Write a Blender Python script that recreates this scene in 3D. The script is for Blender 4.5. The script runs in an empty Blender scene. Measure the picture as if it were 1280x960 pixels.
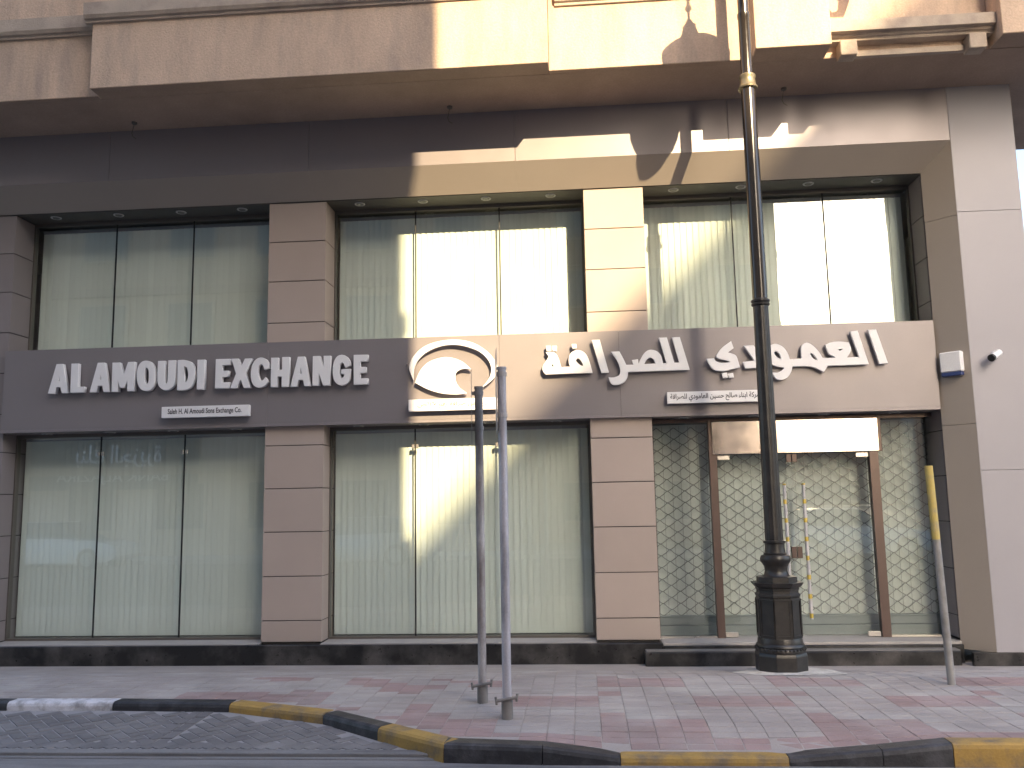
import bpy, bmesh, math, random
from mathutils import Vector, Matrix

random.seed(7)
scene = bpy.context.scene
COL = scene.collection

# ------------------------------------------------------------------ camera
YAW, PITCH, ROLL = 0.0771, 0.1348, -0.01845
CAM = Vector((0.0, -10.5, 1.80))
cam_data = bpy.data.cameras.new('camera')
cam_data.sensor_width = 36.0
cam_data.lens = 36.0 * 1075 / 1280
cam_data.clip_end = 3000
cam = bpy.data.objects.new('camera', cam_data)
COL.objects.link(cam)
cy, sy, cp, sp = math.cos(YAW), math.sin(YAW), math.cos(PITCH), math.sin(PITCH)
fwd = Vector((-sy * cp, cy * cp, sp))
r0 = Vector((cy, sy, 0.0))
u0 = r0.cross(fwd)
right = math.cos(ROLL) * r0 + math.sin(ROLL) * u0
up = -math.sin(ROLL) * r0 + math.cos(ROLL) * u0
cam.matrix_world = Matrix(((right.x, up.x, -fwd.x, CAM.x), (right.y, up.y, -fwd.y, CAM.y),
                           (right.z, up.z, -fwd.z, CAM.z), (0, 0, 0, 1)))
scene.camera = cam

# ------------------------------------------------------------------ sky, sun, exposure
SUN = Vector((0.43, -1.0, 0.55)).normalized()
world = bpy.data.worlds.new('World')
scene.world = world
world.use_nodes = True
wn = world.node_tree
wn.nodes.clear()
sky = wn.nodes.new('ShaderNodeTexSky')
sky.sky_type = 'NISHITA'
sky.sun_disc = False
sky.sun_elevation = math.asin(SUN.z)
sky.sun_rotation = math.atan2(SUN.x, SUN.y)
sky.air_density = 1.0
sky.dust_density = 3.2
sky.ozone_density = 1.0
bg = wn.nodes.new('ShaderNodeBackground')
bg.inputs['Strength'].default_value = 0.15
wo = wn.nodes.new('ShaderNodeOutputWorld')
wn.links.new(sky.outputs[0], bg.inputs['Color'])
wn.links.new(bg.outputs[0], wo.inputs['Surface'])

sun_data = bpy.data.lights.new('sun', 'SUN')
sun_data.energy = 3.4
sun_data.angle = math.radians(0.3)
sun_data.color = (1.0, 0.77, 0.46)
sun = bpy.data.objects.new('sun', sun_data)
COL.objects.link(sun)
sun.rotation_euler = SUN.to_track_quat('Z', 'Y').to_euler()

scene.view_settings.view_transform = 'Standard'
scene.view_settings.look = 'None'
scene.view_settings.gamma = 1.0
scene.view_settings.exposure = 2.0
scene.cycles.max_bounces = 8
scene.cycles.transparent_max_bounces = 16
scene.cycles.caustics_reflective = False
scene.cycles.caustics_refractive = False

# ------------------------------------------------------------------ materials
MATS = {}


def mat(name, col, rough=0.6, metal=0.0, spec=0.5, var=0.10, vscale=1.2, fine=0.06, fscale=70.0,
        bump=0.0, bscale=120.0, tint=None, tscale=2.0, tamount=0.5, stretch=None, perpiece=0.0, coat=0.0):
    """Principled material with slow and fine colour variation, optional stain colour and fine relief."""
    m = bpy.data.materials.new(name)
    m.use_nodes = True
    nt = m.node_tree
    N, L = nt.nodes, nt.links
    b = N['Principled BSDF']
    b.inputs['Metallic'].default_value = metal
    b.inputs['Specular IOR Level'].default_value = spec
    b.inputs['Coat Weight'].default_value = coat
    geo = N.new('ShaderNodeNewGeometry')
    pos = geo.outputs['Position']
    if stretch:
        mp = N.new('ShaderNodeMapping')
        mp.inputs['Scale'].default_value = stretch
        L.new(pos, mp.inputs['Vector'])
        spos = mp.outputs[0]
    else:
        spos = pos

    def noise(sc, vec, det=4.0):
        n = N.new('ShaderNodeTexNoise')
        n.inputs['Scale'].default_value = sc
        n.inputs['Detail'].default_value = det
        n.inputs['Roughness'].default_value = 0.6
        L.new(vec, n.inputs['Vector'])
        return n.outputs['Fac']

    def math_(op, a, bb):
        n = N.new('ShaderNodeMath')
        n.operation = op
        for i, v in enumerate((a, bb)):
            if isinstance(v, (int, float)):
                n.inputs[i].default_value = v
            else:
                L.new(v, n.inputs[i])
        return n.outputs[0]

    f = math_('MULTIPLY_ADD', noise(vscale, spos), 2 * var * 1.6)
    f.node.inputs[2].default_value = 1 - var * 1.6
    g = math_('MULTIPLY_ADD', noise(fscale, pos, 2.0), 2 * fine * 1.6)
    g.node.inputs[2].default_value = 1 - fine * 1.6
    fac = math_('MULTIPLY', f, g)
    if perpiece:
        oi = N.new('ShaderNodeObjectInfo')
        s = math_('ADD', oi.outputs['Random'], geo.outputs['Random Per Island'])
        s = math_('FRACT', s, 0)
        s = math_('MULTIPLY_ADD', s, 2 * perpiece)
        s.node.inputs[2].default_value = 1 - perpiece
        fac = math_('MULTIPLY', fac, s)
    base = N.new('ShaderNodeRGB')
    base.outputs[0].default_value = (*col, 1)
    colout = base.outputs[0]
    if tint:
        t = noise(tscale, spos, 5.0)
        r = N.new('ShaderNodeMapRange')
        r.inputs['From Min'].default_value = 0.45
        r.inputs['From Max'].default_value = 0.68
        r.inputs['To Max'].default_value = tamount
        L.new(t, r.inputs['Value'])
        mx = N.new('ShaderNodeMix')
        mx.data_type = 'RGBA'
        L.new(r.outputs[0], mx.inputs['Factor'])
        L.new(colout, mx.inputs[6])
        mx.inputs[7].default_value = (*tint, 1)
        colout = mx.outputs[2]
    vm = N.new('ShaderNodeVectorMath')
    vm.operation = 'SCALE'
    L.new(colout, vm.inputs[0])
    L.new(fac, vm.inputs['Scale'])
    L.new(vm.outputs[0], b.inputs['Base Color'])
    rr = math_('MULTIPLY_ADD', noise(vscale * 3, pos), 0.16)
    rr.node.inputs[2].default_value = max(0.0, rough - 0.08)
    L.new(rr, b.inputs['Roughness'])
    if bump:
        bn = N.new('ShaderNodeBump')
        bn.inputs['Strength'].default_value = bump
        bn.inputs['Distance'].default_value = 0.01
        L.new(noise(bscale, pos, 5.0), bn.inputs['Height'])
        L.new(bn.outputs[0], b.inputs['Normal'])
    MATS[name] = m
    return m


mat('cladding', (0.265, 0.238, 0.25), rough=0.38, metal=0.25, var=0.04, fine=0.02)
mat('cladding_light', (0.305, 0.295, 0.325), rough=0.45, metal=0.10, var=0.04, fine=0.02)
mat('band', (0.245, 0.222, 0.232), rough=0.36, metal=0.22, var=0.05, fine=0.03)
mat('splay', (0.34, 0.295, 0.255), rough=0.42, metal=0.10, var=0.04, fine=0.02)
mat('pillar_stone', (0.425, 0.352, 0.31), rough=0.7, var=0.05, fine=0.10, fscale=160, bump=0.08, perpiece=0.04)
mat('pier_stone', (0.24, 0.21, 0.21), rough=0.65, var=0.05, fine=0.08, fscale=160, bump=0.08, perpiece=0.04)
mat('step_top', (0.16, 0.155, 0.155), rough=0.5, var=0.2, vscale=5)
mat('joint', (0.03, 0.027, 0.026), rough=0.8)
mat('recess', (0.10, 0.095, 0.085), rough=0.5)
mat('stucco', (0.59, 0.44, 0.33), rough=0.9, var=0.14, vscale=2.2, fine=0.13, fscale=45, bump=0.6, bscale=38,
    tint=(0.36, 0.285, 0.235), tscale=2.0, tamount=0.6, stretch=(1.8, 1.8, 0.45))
mat('stucco_shaded', (0.42, 0.31, 0.24), rough=0.9, var=0.12, vscale=1.2, fine=0.1, fscale=45, bump=0.4, bscale=38, tint=(0.30, 0.22, 0.17), tscale=0.9, tamount=0.5)  # same stucco, with the shade of the underside put into the colour
mat('cornice', (0.47, 0.39, 0.32), rough=0.9, var=0.14, vscale=3, fine=0.08, bump=0.35, bscale=55,
    tint=(0.26, 0.20, 0.17), tscale=4, tamount=0.5)
mat('granite', (0.012, 0.012, 0.013), rough=0.30, var=0.25, vscale=5, fine=0.2, tint=(0.075, 0.07, 0.068), tscale=2.4, tamount=1.0)
mat('sill', (0.36, 0.34, 0.33), rough=0.7, var=0.12, vscale=5)
mat('frame_metal', (0.14, 0.125, 0.11), rough=0.45, metal=0.2)
mat('door_metal', (0.115, 0.080, 0.070), rough=0.32, metal=0.35, var=0.12, vscale=4)
mat('mirror_panel', (0.66, 0.58, 0.56), rough=0.16, metal=1.0, var=0.05, fine=0.02)
mat('fitting', (0.62, 0.58, 0.54), rough=0.3, metal=0.8)
mat('black_seal', (0.012, 0.012, 0.012), rough=0.6)
mat('sign_white', (0.80, 0.79, 0.80), rough=0.45, var=0.03, fine=0.02)
mat('print', (0.035, 0.035, 0.05), rough=0.6)
mat('print_faded', (0.10, 0.085, 0.08), rough=0.6)
mat('downlight_trim', (0.55, 0.54, 0.52), rough=0.4)
mat('downlight_lens', (0.30, 0.30, 0.27), rough=0.25)
mat('interior', (0.30, 0.29, 0.27), rough=0.9)
mat('grille', (0.22, 0.225, 0.215), rough=0.45, metal=0.4)
mat('grille_back', (0.62, 0.64, 0.61), rough=0.8)
mat('grille_rail', (0.24, 0.26, 0.26), rough=0.5, metal=0.2)
mat('iron', (0.018, 0.017, 0.017), rough=0.36, var=0.2, vscale=8, fine=0.2, bump=0.12, bscale=40, tint=(0.05, 0.043, 0.04), tscale=9, tamount=0.5)
mat('bronze', (0.030, 0.024, 0.021), rough=0.22, var=0.12, vscale=6, coat=0.3)
mat('brass', (0.24, 0.20, 0.13), rough=0.42, metal=0.6)
mat('galvanised', (0.50, 0.48, 0.52), rough=0.5, metal=0.25, var=0.22, vscale=7, fine=0.12, tint=(0.085, 0.07, 0.065), tscale=5, tamount=0.6, stretch=(1, 1, 0.35))
mat('galvanised_rusty', (0.44, 0.415, 0.41), rough=0.65, metal=0.05, var=0.25, vscale=7, fine=0.12, tint=(0.15, 0.095, 0.07), tscale=6, tamount=0.6, stretch=(1, 1, 0.35))
mat('pipe_concrete', (0.21, 0.195, 0.185), rough=0.8, var=0.2, vscale=9)
mat('plate_metal', (0.42, 0.42, 0.44), rough=0.4, metal=0.5)
mat('pole_grey', (0.25, 0.245, 0.245), rough=0.6, var=0.2, vscale=6, tint=(0.12, 0.11, 0.10), tscale=7)
mat('pole_yellow', (0.50, 0.385, 0.11), rough=0.6, var=0.12, vscale=6, tint=(0.32, 0.28, 0.2), tscale=9, tamount=0.7)
mat('concrete', (0.36, 0.34, 0.33), rough=0.9, var=0.15, vscale=2.5, fine=0.12, fscale=80, bump=0.4, bscale=60, tint=(0.24, 0.22, 0.21), tscale=3, tamount=0.5)
mat('pad', (0.60, 0.57, 0.53), rough=0.95, var=0.2, vscale=6, fine=0.15, bump=0.5, bscale=50, tint=(0.25, 0.22, 0.2), tscale=8, tamount=0.6)
mat('dust', (0.345, 0.31, 0.295), rough=0.95, var=0.2, vscale=2.2, fine=0.12, fscale=90, bump=0.3, bscale=80)
mat('paver_grey', (0.335, 0.30, 0.287), rough=0.9, var=0.24, vscale=1.3, fine=0.12, fscale=110, bump=0.35, bscale=110, perpiece=0.07,
    tint=(0.40, 0.375, 0.36), tscale=1.1, tamount=0.7)
mat('paver_red', (0.295, 0.21, 0.202), rough=0.9, var=0.24, vscale=1.3, fine=0.12, fscale=110, bump=0.35, bscale=110, perpiece=0.08,
    tint=(0.35, 0.30, 0.29), tscale=1.1, tamount=0.8)
mat('bay_paver', (0.15, 0.142, 0.148), rough=0.85, var=0.2, vscale=2, fine=0.14, fscale=110, bump=0.3, bscale=110, perpiece=0.10,
    tint=(0.23, 0.22, 0.22), tscale=1.4, tamount=0.6)
mat('bay_joint', (0.29, 0.28, 0.285), rough=0.95, var=0.2, vscale=4)
mat('asphalt', (0.11, 0.107, 0.107), rough=0.9, var=0.2, vscale=1.5, fine=0.3, fscale=140, bump=0.5, bscale=160)
mat('gutter_mat', (0.20, 0.195, 0.20), rough=0.9, var=0.2, vscale=3, fine=0.12, bump=0.3, tint=(0.11, 0.105, 0.11), tscale=2.2, tamount=0.8, stretch=(0.4, 3, 1))
mat('paint_yellow', (0.36, 0.225, 0.06), rough=0.75, var=0.14, vscale=6, fine=0.12, bump=0.4, bscale=45, tint=(0.15, 0.12, 0.09), tscale=5, tamount=0.95)
mat('paint_black', (0.022, 0.022, 0.027), rough=0.6, var=0.25, vscale=6, fine=0.2, bump=0.4, bscale=45, tint=(0.075, 0.075, 0.085), tscale=7, tamount=0.7)
mat('paint_white', (0.62, 0.61, 0.65), rough=0.75, var=0.12, vscale=6, fine=0.12, bump=0.4, bscale=45, tint=(0.22, 0.21, 0.22), tscale=9, tamount=0.8)
mat('ground_mat', (0.20, 0.185, 0.17), rough=0.95, var=0.2, vscale=0.1)
mat('alarm_white', (0.78, 0.78, 0.80), rough=0.4)
mat('alarm_blue', (0.03, 0.05, 0.16), rough=0.35)
mat('cctv_white', (0.74, 0.73, 0.74), rough=0.4)
mat('far_beige', (0.52, 0.40, 0.30), rough=0.9, var=0.1, vscale=0.4)
mat('far_brown', (0.34, 0.24, 0.18), rough=0.9, var=0.1, vscale=0.4)
mat('far_sign', (0.02, 0.03, 0.035), rough=0.5)
mat('far_grey', (0.42, 0.40, 0.38), rough=0.9, var=0.1, vscale=0.4)
mat('far_glass', (0.03, 0.04, 0.045), rough=0.08, spec=0.8)
mat('car_white', (0.75, 0.75, 0.76), rough=0.25, coat=1.0, fine=0.0, var=0.0)
mat('car_silver', (0.45, 0.46, 0.48), rough=0.3, metal=0.5, coat=1.0, fine=0.0, var=0.0)
mat('car_dark', (0.03, 0.03, 0.035), rough=0.25, coat=1.0, fine=0.0, var=0.0)
mat('car_lamp', (0.7, 0.7, 0.7), rough=0.1)
mat('tyre', (0.02, 0.02, 0.02), rough=0.85)


def glass_mat(name, tint, refl):
    m = bpy.data.materials.new(name)
    m.use_nodes = True
    nt = m.node_tree
    nt.nodes.clear()
    N, L = nt.nodes, nt.links
    o = N.new('ShaderNodeOutputMaterial')
    tr = N.new('ShaderNodeBsdfTransparent')
    tr.inputs['Color'].default_value = (*tint, 1)
    gl = N.new('ShaderNodeBsdfGlossy')
    gl.inputs['Roughness'].default_value = 0.0
    gl.inputs['Color'].default_value = (0.97, 1.0, 0.98, 1)
    # Schlick reflectance, the same from both sides of the pane
    lw = N.new('ShaderNodeLayerWeight')
    lw.inputs['Blend'].default_value = 0.5
    pw = N.new('ShaderNodeMath')
    pw.operation = 'POWER'
    pw.inputs[1].default_value = 5.0
    L.new(lw.outputs['Facing'], pw.inputs[0])
    ad = N.new('ShaderNodeMath')
    ad.operation = 'MULTIPLY_ADD'
    ad.use_clamp = True
    ad.inputs[1].default_value = 0.9 - refl
    ad.inputs[2].default_value = 0.04 + refl
    L.new(pw.outputs[0], ad.inputs[0])
    mx = N.new('ShaderNodeMixShader')
    L.new(ad.outputs[0], mx.inputs[0])
    L.new(tr.outputs[0], mx.inputs[1])
    L.new(gl.outputs[0], mx.inputs[2])
    L.new(mx.outputs[0], o.inputs['Surface'])
    MATS[name] = m


glass_mat('window_glass', (0.93, 0.98, 0.95), 0.07)
glass_mat('door_glass', (0.93, 0.97, 0.95), 0.06)


def blind_mat():
    m = mat('blind_fabric', (0.86, 0.88, 0.83), rough=0.9, var=0.03, fine=0.04, fscale=200, perpiece=0.035)
    nt = m.node_tree
    N, L = nt.nodes, nt.links
    b = N['Principled BSDF']
    t = N.new('ShaderNodeBsdfTranslucent')
    t.inputs['Color'].default_value = (0.6, 0.58, 0.48, 1)
    mx = N.new('ShaderNodeMixShader')
    mx.inputs[0].default_value = 0.12
    L.new(b.outputs[0], mx.inputs[1])
    L.new(t.outputs[0], mx.inputs[2])
    L.new(mx.outputs[0], N['Material Output'].inputs['Surface'])


blind_mat()


def handle_mat():
    """Clear-film-wrapped steel bar with bands of yellow tape (real tape, colour only)."""
    m = mat('wrapped_handle', (0.55, 0.54, 0.56), rough=0.3, metal=0.3, var=0.15, vscale=14, fine=0.1)
    nt = m.node_tree
    N, L = nt.nodes, nt.links
    b = N['Principled BSDF']
    src = b.inputs['Base Color'].links[0].from_socket
    geo = N.new('ShaderNodeNewGeometry')
    sx = N.new('ShaderNodeSeparateXYZ')
    L.new(geo.outputs['Position'], sx.inputs[0])
    w = N.new('ShaderNodeMath')
    w.operation = 'PINGPONG'
    L.new(sx.outputs['Z'], w.inputs[0])
    w.inputs[1].default_value = 0.115
    g = N.new('ShaderNodeMath')
    g.operation = 'GREATER_THAN'
    L.new(w.outputs[0], g.inputs[0])
    g.inputs[1].default_value = 0.088
    mx = N.new('ShaderNodeMix')
    mx.data_type = 'RGBA'
    L.new(g.outputs[0], mx.inputs['Factor'])
    L.new(src, mx.inputs[6])
    mx.inputs[7].default_value = (0.62, 0.47, 0.10, 1)
    L.new(mx.outputs[2], b.inputs['Base Color'])


handle_mat()

# ------------------------------------------------------------------ object helpers
WM = {}


def put(o, parent):
    COL.objects.link(o)
    base = Matrix.LocRotScale(o.location, o.rotation_euler, o.scale)
    if parent is not None:
        o.parent = parent
        o.matrix_parent_inverse = WM[parent.name].inverted()
    WM[o.name] = base
    return o


def tag(o, label=None, cat=None, group=None, kind=None):
    if label:
        o['label'] = label
    if cat:
        o['category'] = cat
    if group:
        o['group'] = group
    if kind:
        o['kind'] = kind
    return o


def thing(name, loc, label=None, cat=None, group=None, kind=None, parent=None):
    o = bpy.data.objects.new(name, None)
    o.empty_display_size = 0.1
    o.location = loc
    put(o, parent)
    return tag(o, label, cat, group, kind)


class MB:
    def __init__(self):
        self.v, self.f, self.m = [], [], []

    def add(self, v, f, mi=0):
        n = len(self.v)
        self.v += [tuple(p) for p in v]
        self.f += [tuple(i + n for i in q) for q in f]
        self.m += [mi] * len(f)
        return self

    def box(self, x0, x1, y0, y1, z0, z1, mi=0):
        v = [(x0, y0, z0), (x1, y0, z0), (x1, y1, z0), (x0, y1, z0), (x0, y0, z1), (x1, y0, z1), (x1, y1, z1), (x0, y1, z1)]
        return self.add(v, [(0, 3, 2, 1), (4, 5, 6, 7), (0, 1, 5, 4), (1, 2, 6, 5), (2, 3, 7, 6), (3, 0, 4, 7)], mi)

    def obox(self, c, ax, ay, az, mi=0):
        """oriented box: centre and three half-axis vectors"""
        c, ax, ay, az = Vector(c), Vector(ax), Vector(ay), Vector(az)
        v = [c + sx * ax + sy_ * ay + sz * az for sz in (-1, 1) for sx, sy_ in ((-1, -1), (1, -1), (1, 1), (-1, 1))]
        return self.add(v, [(0, 3, 2, 1), (4, 5, 6, 7), (0, 1, 5, 4), (1, 2, 6, 5), (2, 3, 7, 6), (3, 0, 4, 7)], mi)

    def prism(self, poly, axis, a, b, mi=0):
        """extrude a 2-D polygon along an axis: 'x' takes (y,z), 'y' takes (x,z), 'z' takes (x,y)"""
        def P(p, t):
            return {'x': (t, p[0], p[1]), 'y': (p[0], t, p[1]), 'z': (p[0], p[1], t)}[axis]
        n = len(poly)
        v = [P(p, a) for p in poly] + [P(p, b) for p in poly]
        f = [tuple(range(n))[::-1], tuple(range(n, 2 * n))]
        f += [(i, (i + 1) % n, n + (i + 1) % n, n + i) for i in range(n)]
        return self.add(v, f, mi)

    def lathe(self, prof, c, seg=24, phase=0.0, mi=0):
        """prof: list of (radius, z) from bottom to top"""
        v, f = [], []
        for r, z in prof:
            for k in range(seg):
                a = phase + 2 * math.pi * k / seg
                v.append((c[0] + r * math.cos(a), c[1] + r * math.sin(a), c[2] + z))
        for i in range(len(prof) - 1):
            for k in range(seg):
                k2 = (k + 1) % seg
                f.append((i * seg + k, i * seg + k2, (i + 1) * seg + k2, (i + 1) * seg + k))
        f.append(tuple(range(seg))[::-1])
        f.append(tuple(range((len(prof) - 1) * seg, len(prof) * seg)))
        return self.add(v, f, mi)

    def tube(self, pts, r, seg=10, mi=0, caps=True):
        pts = [Vector(p) for p in pts]
        rs = r if isinstance(r, (list, tuple)) else [r] * len(pts)
        v, f = [], []
        ref = None
        for i, p in enumerate(pts):
            d = (pts[min(i + 1, len(pts) - 1)] - pts[max(i - 1, 0)]).normalized()
            if ref is None:
                ref = d.orthogonal().normalized()
            ref = (ref - d * ref.dot(d)).normalized()
            q = d.cross(ref)
            for k in range(seg):
                a = 2 * math.pi * k / seg
                v.append(p + rs[i] * (math.cos(a) * ref + math.sin(a) * q))
        for i in range(len(pts) - 1):
            for k in range(seg):
                k2 = (k + 1) % seg
                f.append((i * seg + k, i * seg + k2, (i + 1) * seg + k2, (i + 1) * seg + k))
        if caps:
            f.append(tuple(range(seg))[::-1])
            f.append(tuple(range((len(pts) - 1) * seg, len(pts) * seg)))
        return self.add(v, f, mi)

    def data(self, name, mats, smooth=False, bevel=0.0):
        me = bpy.data.meshes.new(name)
        me.from_pydata(self.v, [], self.f)
        mats = mats if isinstance(mats, (list, tuple)) else [mats]
        for m in mats:
            me.materials.append(MATS[m])
        if len(mats) > 1:
            me.polygons.foreach_set('material_index', self.m)
        if bevel:
            bm = bmesh.new()
            bm.from_mesh(me)
            bmesh.ops.bevel(bm, geom=list(bm.edges), offset=bevel, segments=1, affect='EDGES')
            bm.to_mesh(me)
            bm.free()
        if smooth:
            me.polygons.foreach_set('use_smooth', [True] * len(me.polygons))
            me.set_sharp_from_angle(angle=math.radians(38))
        me.update()
        return me

    def obj(self, name, mats, parent=None, smooth=False, bevel=0.0):
        return put(bpy.data.objects.new(name, self.data(name, mats, smooth, bevel)), parent)


def box(name, m, parent, x0, x1, y0, y1, z0, z1, bevel=0.0):
    return MB().box(x0, x1, y0, y1, z0, z1).obj(name, m, parent, bevel=bevel)


def inst(name, me, loc, parent, rz=0.0, rot=None):
    o = bpy.data.objects.new(name, me)
    o.location = loc
    o.rotation_euler = rot or (0, 0, rz)
    return put(o, parent)


def curve_outline(pts, sub=5):
    """closed outline; 3-tuples are corners, 2-tuples are smooth points"""
    n = len(pts)
    out = []
    for i in range(n):
        p0, p1, p2, p3 = pts[i - 1], pts[i], pts[(i + 1) % n], pts[(i + 2) % n]
        c1, c2 = len(p1) == 3, len(p2) == 3
        out.append((p1[0], p1[1]))
        if c1 and c2:
            continue
        a, b = Vector(p1[:2]), Vector(p2[:2])
        m1 = (b - a) if c1 else (b - Vector(p0[:2])) * 0.5
        m2 = (b - a) if c2 else (Vector(p3[:2]) - a) * 0.5
        for k in range(1, sub):
            t = k / sub
            h = (2 * t ** 3 - 3 * t ** 2 + 1) * a + (t ** 3 - 2 * t ** 2 + t) * m1 + (-2 * t ** 3 + 3 * t ** 2) * b + (t ** 3 - t ** 2) * m2
            out.append((h.x, h.y))
    return out


def outline_mesh(name, outlines, y_front, depth, m, bevel=0.004):
    """solid raised shape (with holes) in an x-z plane, facing -y"""
    cu = bpy.data.curves.new(name, 'CURVE')
    cu.dimensions = '2D'
    cu.fill_mode = 'BOTH'
    cu.extrude = depth / 2 - bevel
    cu.bevel_depth = bevel
    cu.bevel_resolution = 1
    cu.offset = -bevel
    for ol in outlines:
        q = curve_outline(ol)
        s = cu.splines.new('POLY')
        s.points.add(len(q) - 1)
        for i, (x, z) in enumerate(q):
            s.points[i].co = (x, z, 0, 1)
        s.use_cyclic_u = True
    tmp = bpy.data.objects.new('tmp', cu)
    COL.objects.link(tmp)
    me = bpy.data.meshes.new_from_object(tmp.evaluated_get(bpy.context.evaluated_depsgraph_get()))
    bpy.data.objects.remove(tmp)
    bpy.data.curves.remove(cu)
    me.name = name
    me.transform(Matrix.Translation((0, y_front + depth / 2, 0)) @ Matrix.Rotation(math.pi / 2, 4, 'X'))
    me.materials.clear()
    me.materials.append(MATS[m])
    return me


def text_mesh(name, body, x0, x1, zc, height, y_front, m):
    """flat lettering set into [x0, x1], raised a hair from its plate"""
    cu = bpy.data.curves.new(name, 'FONT')
    cu.body = body
    cu.extrude = 0.004
    cu.offset = 0.013
    cu.resolution_u = 3
    tmp = bpy.data.objects.new('tmp', cu)
    COL.objects.link(tmp)
    me = bpy.data.meshes.new_from_object(tmp.evaluated_get(bpy.context.evaluated_depsgraph_get()))
    bpy.data.objects.remove(tmp)
    bpy.data.curves.remove(cu)
    xs = [v.co.x for v in me.vertices]
    ys = [v.co.y for v in me.vertices]
    k = (x1 - x0) / (max(xs) - min(xs))
    kz = height / (max(ys) - min(ys))
    zm = (max(ys) + min(ys)) / 2
    xmin = min(xs)
    for v in me.vertices:
        v.co = (x0 + (v.co.x - xmin) * k, y_front - v.co.z * 0.3, zc + (v.co.y - zm) * kz)
    me.name = name
    me.materials.clear()
    me.materials.append(MATS[m])
    return me


FORMS = {}
for ch, base_, n in [('ا', 0xFE8D, 2), ('ب', 0xFE8F, 4), ('ة', 0xFE93, 2), ('ت', 0xFE95, 4), ('ح', 0xFEA1, 4), ('خ', 0xFEA5, 4),
                     ('د', 0xFEA9, 2), ('ر', 0xFEAD, 2), ('س', 0xFEB1, 4), ('ش', 0xFEB5, 4), ('ص', 0xFEB9, 4), ('ع', 0xFEC9, 4),
                     ('ف', 0xFED1, 4), ('ق', 0xFED5, 4), ('ك', 0xFED9, 4), ('ل', 0xFEDD, 4), ('م', 0xFEE1, 4), ('ن', 0xFEE5, 4),
                     ('و', 0xFEED, 2), ('ي', 0xFEF1, 4), ('ء', 0xFE80, 1), ('ج', 0xFE9D, 4), ('ز', 0xFEAF, 2)]:
    FORMS[ch] = (base_, n)


def shape_arabic(s):
    """logical Arabic text -> joined presentation forms in visual order"""
    out = []
    for i, ch in enumerate(s):
        if ch not in FORMS:
            out.append(ch)
            continue
        b_, n = FORMS[ch]
        prev = i > 0 and s[i - 1] in FORMS and FORMS[s[i - 1]][1] == 4 and n > 1
        nxt = i + 1 < len(s) and s[i + 1] in FORMS and FORMS[s[i + 1]][1] > 1 and n == 4
        out.append(chr(b_ + (3 if prev and nxt else 1 if prev else 2 if nxt else 0)))
    return ''.join(reversed(out))


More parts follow.
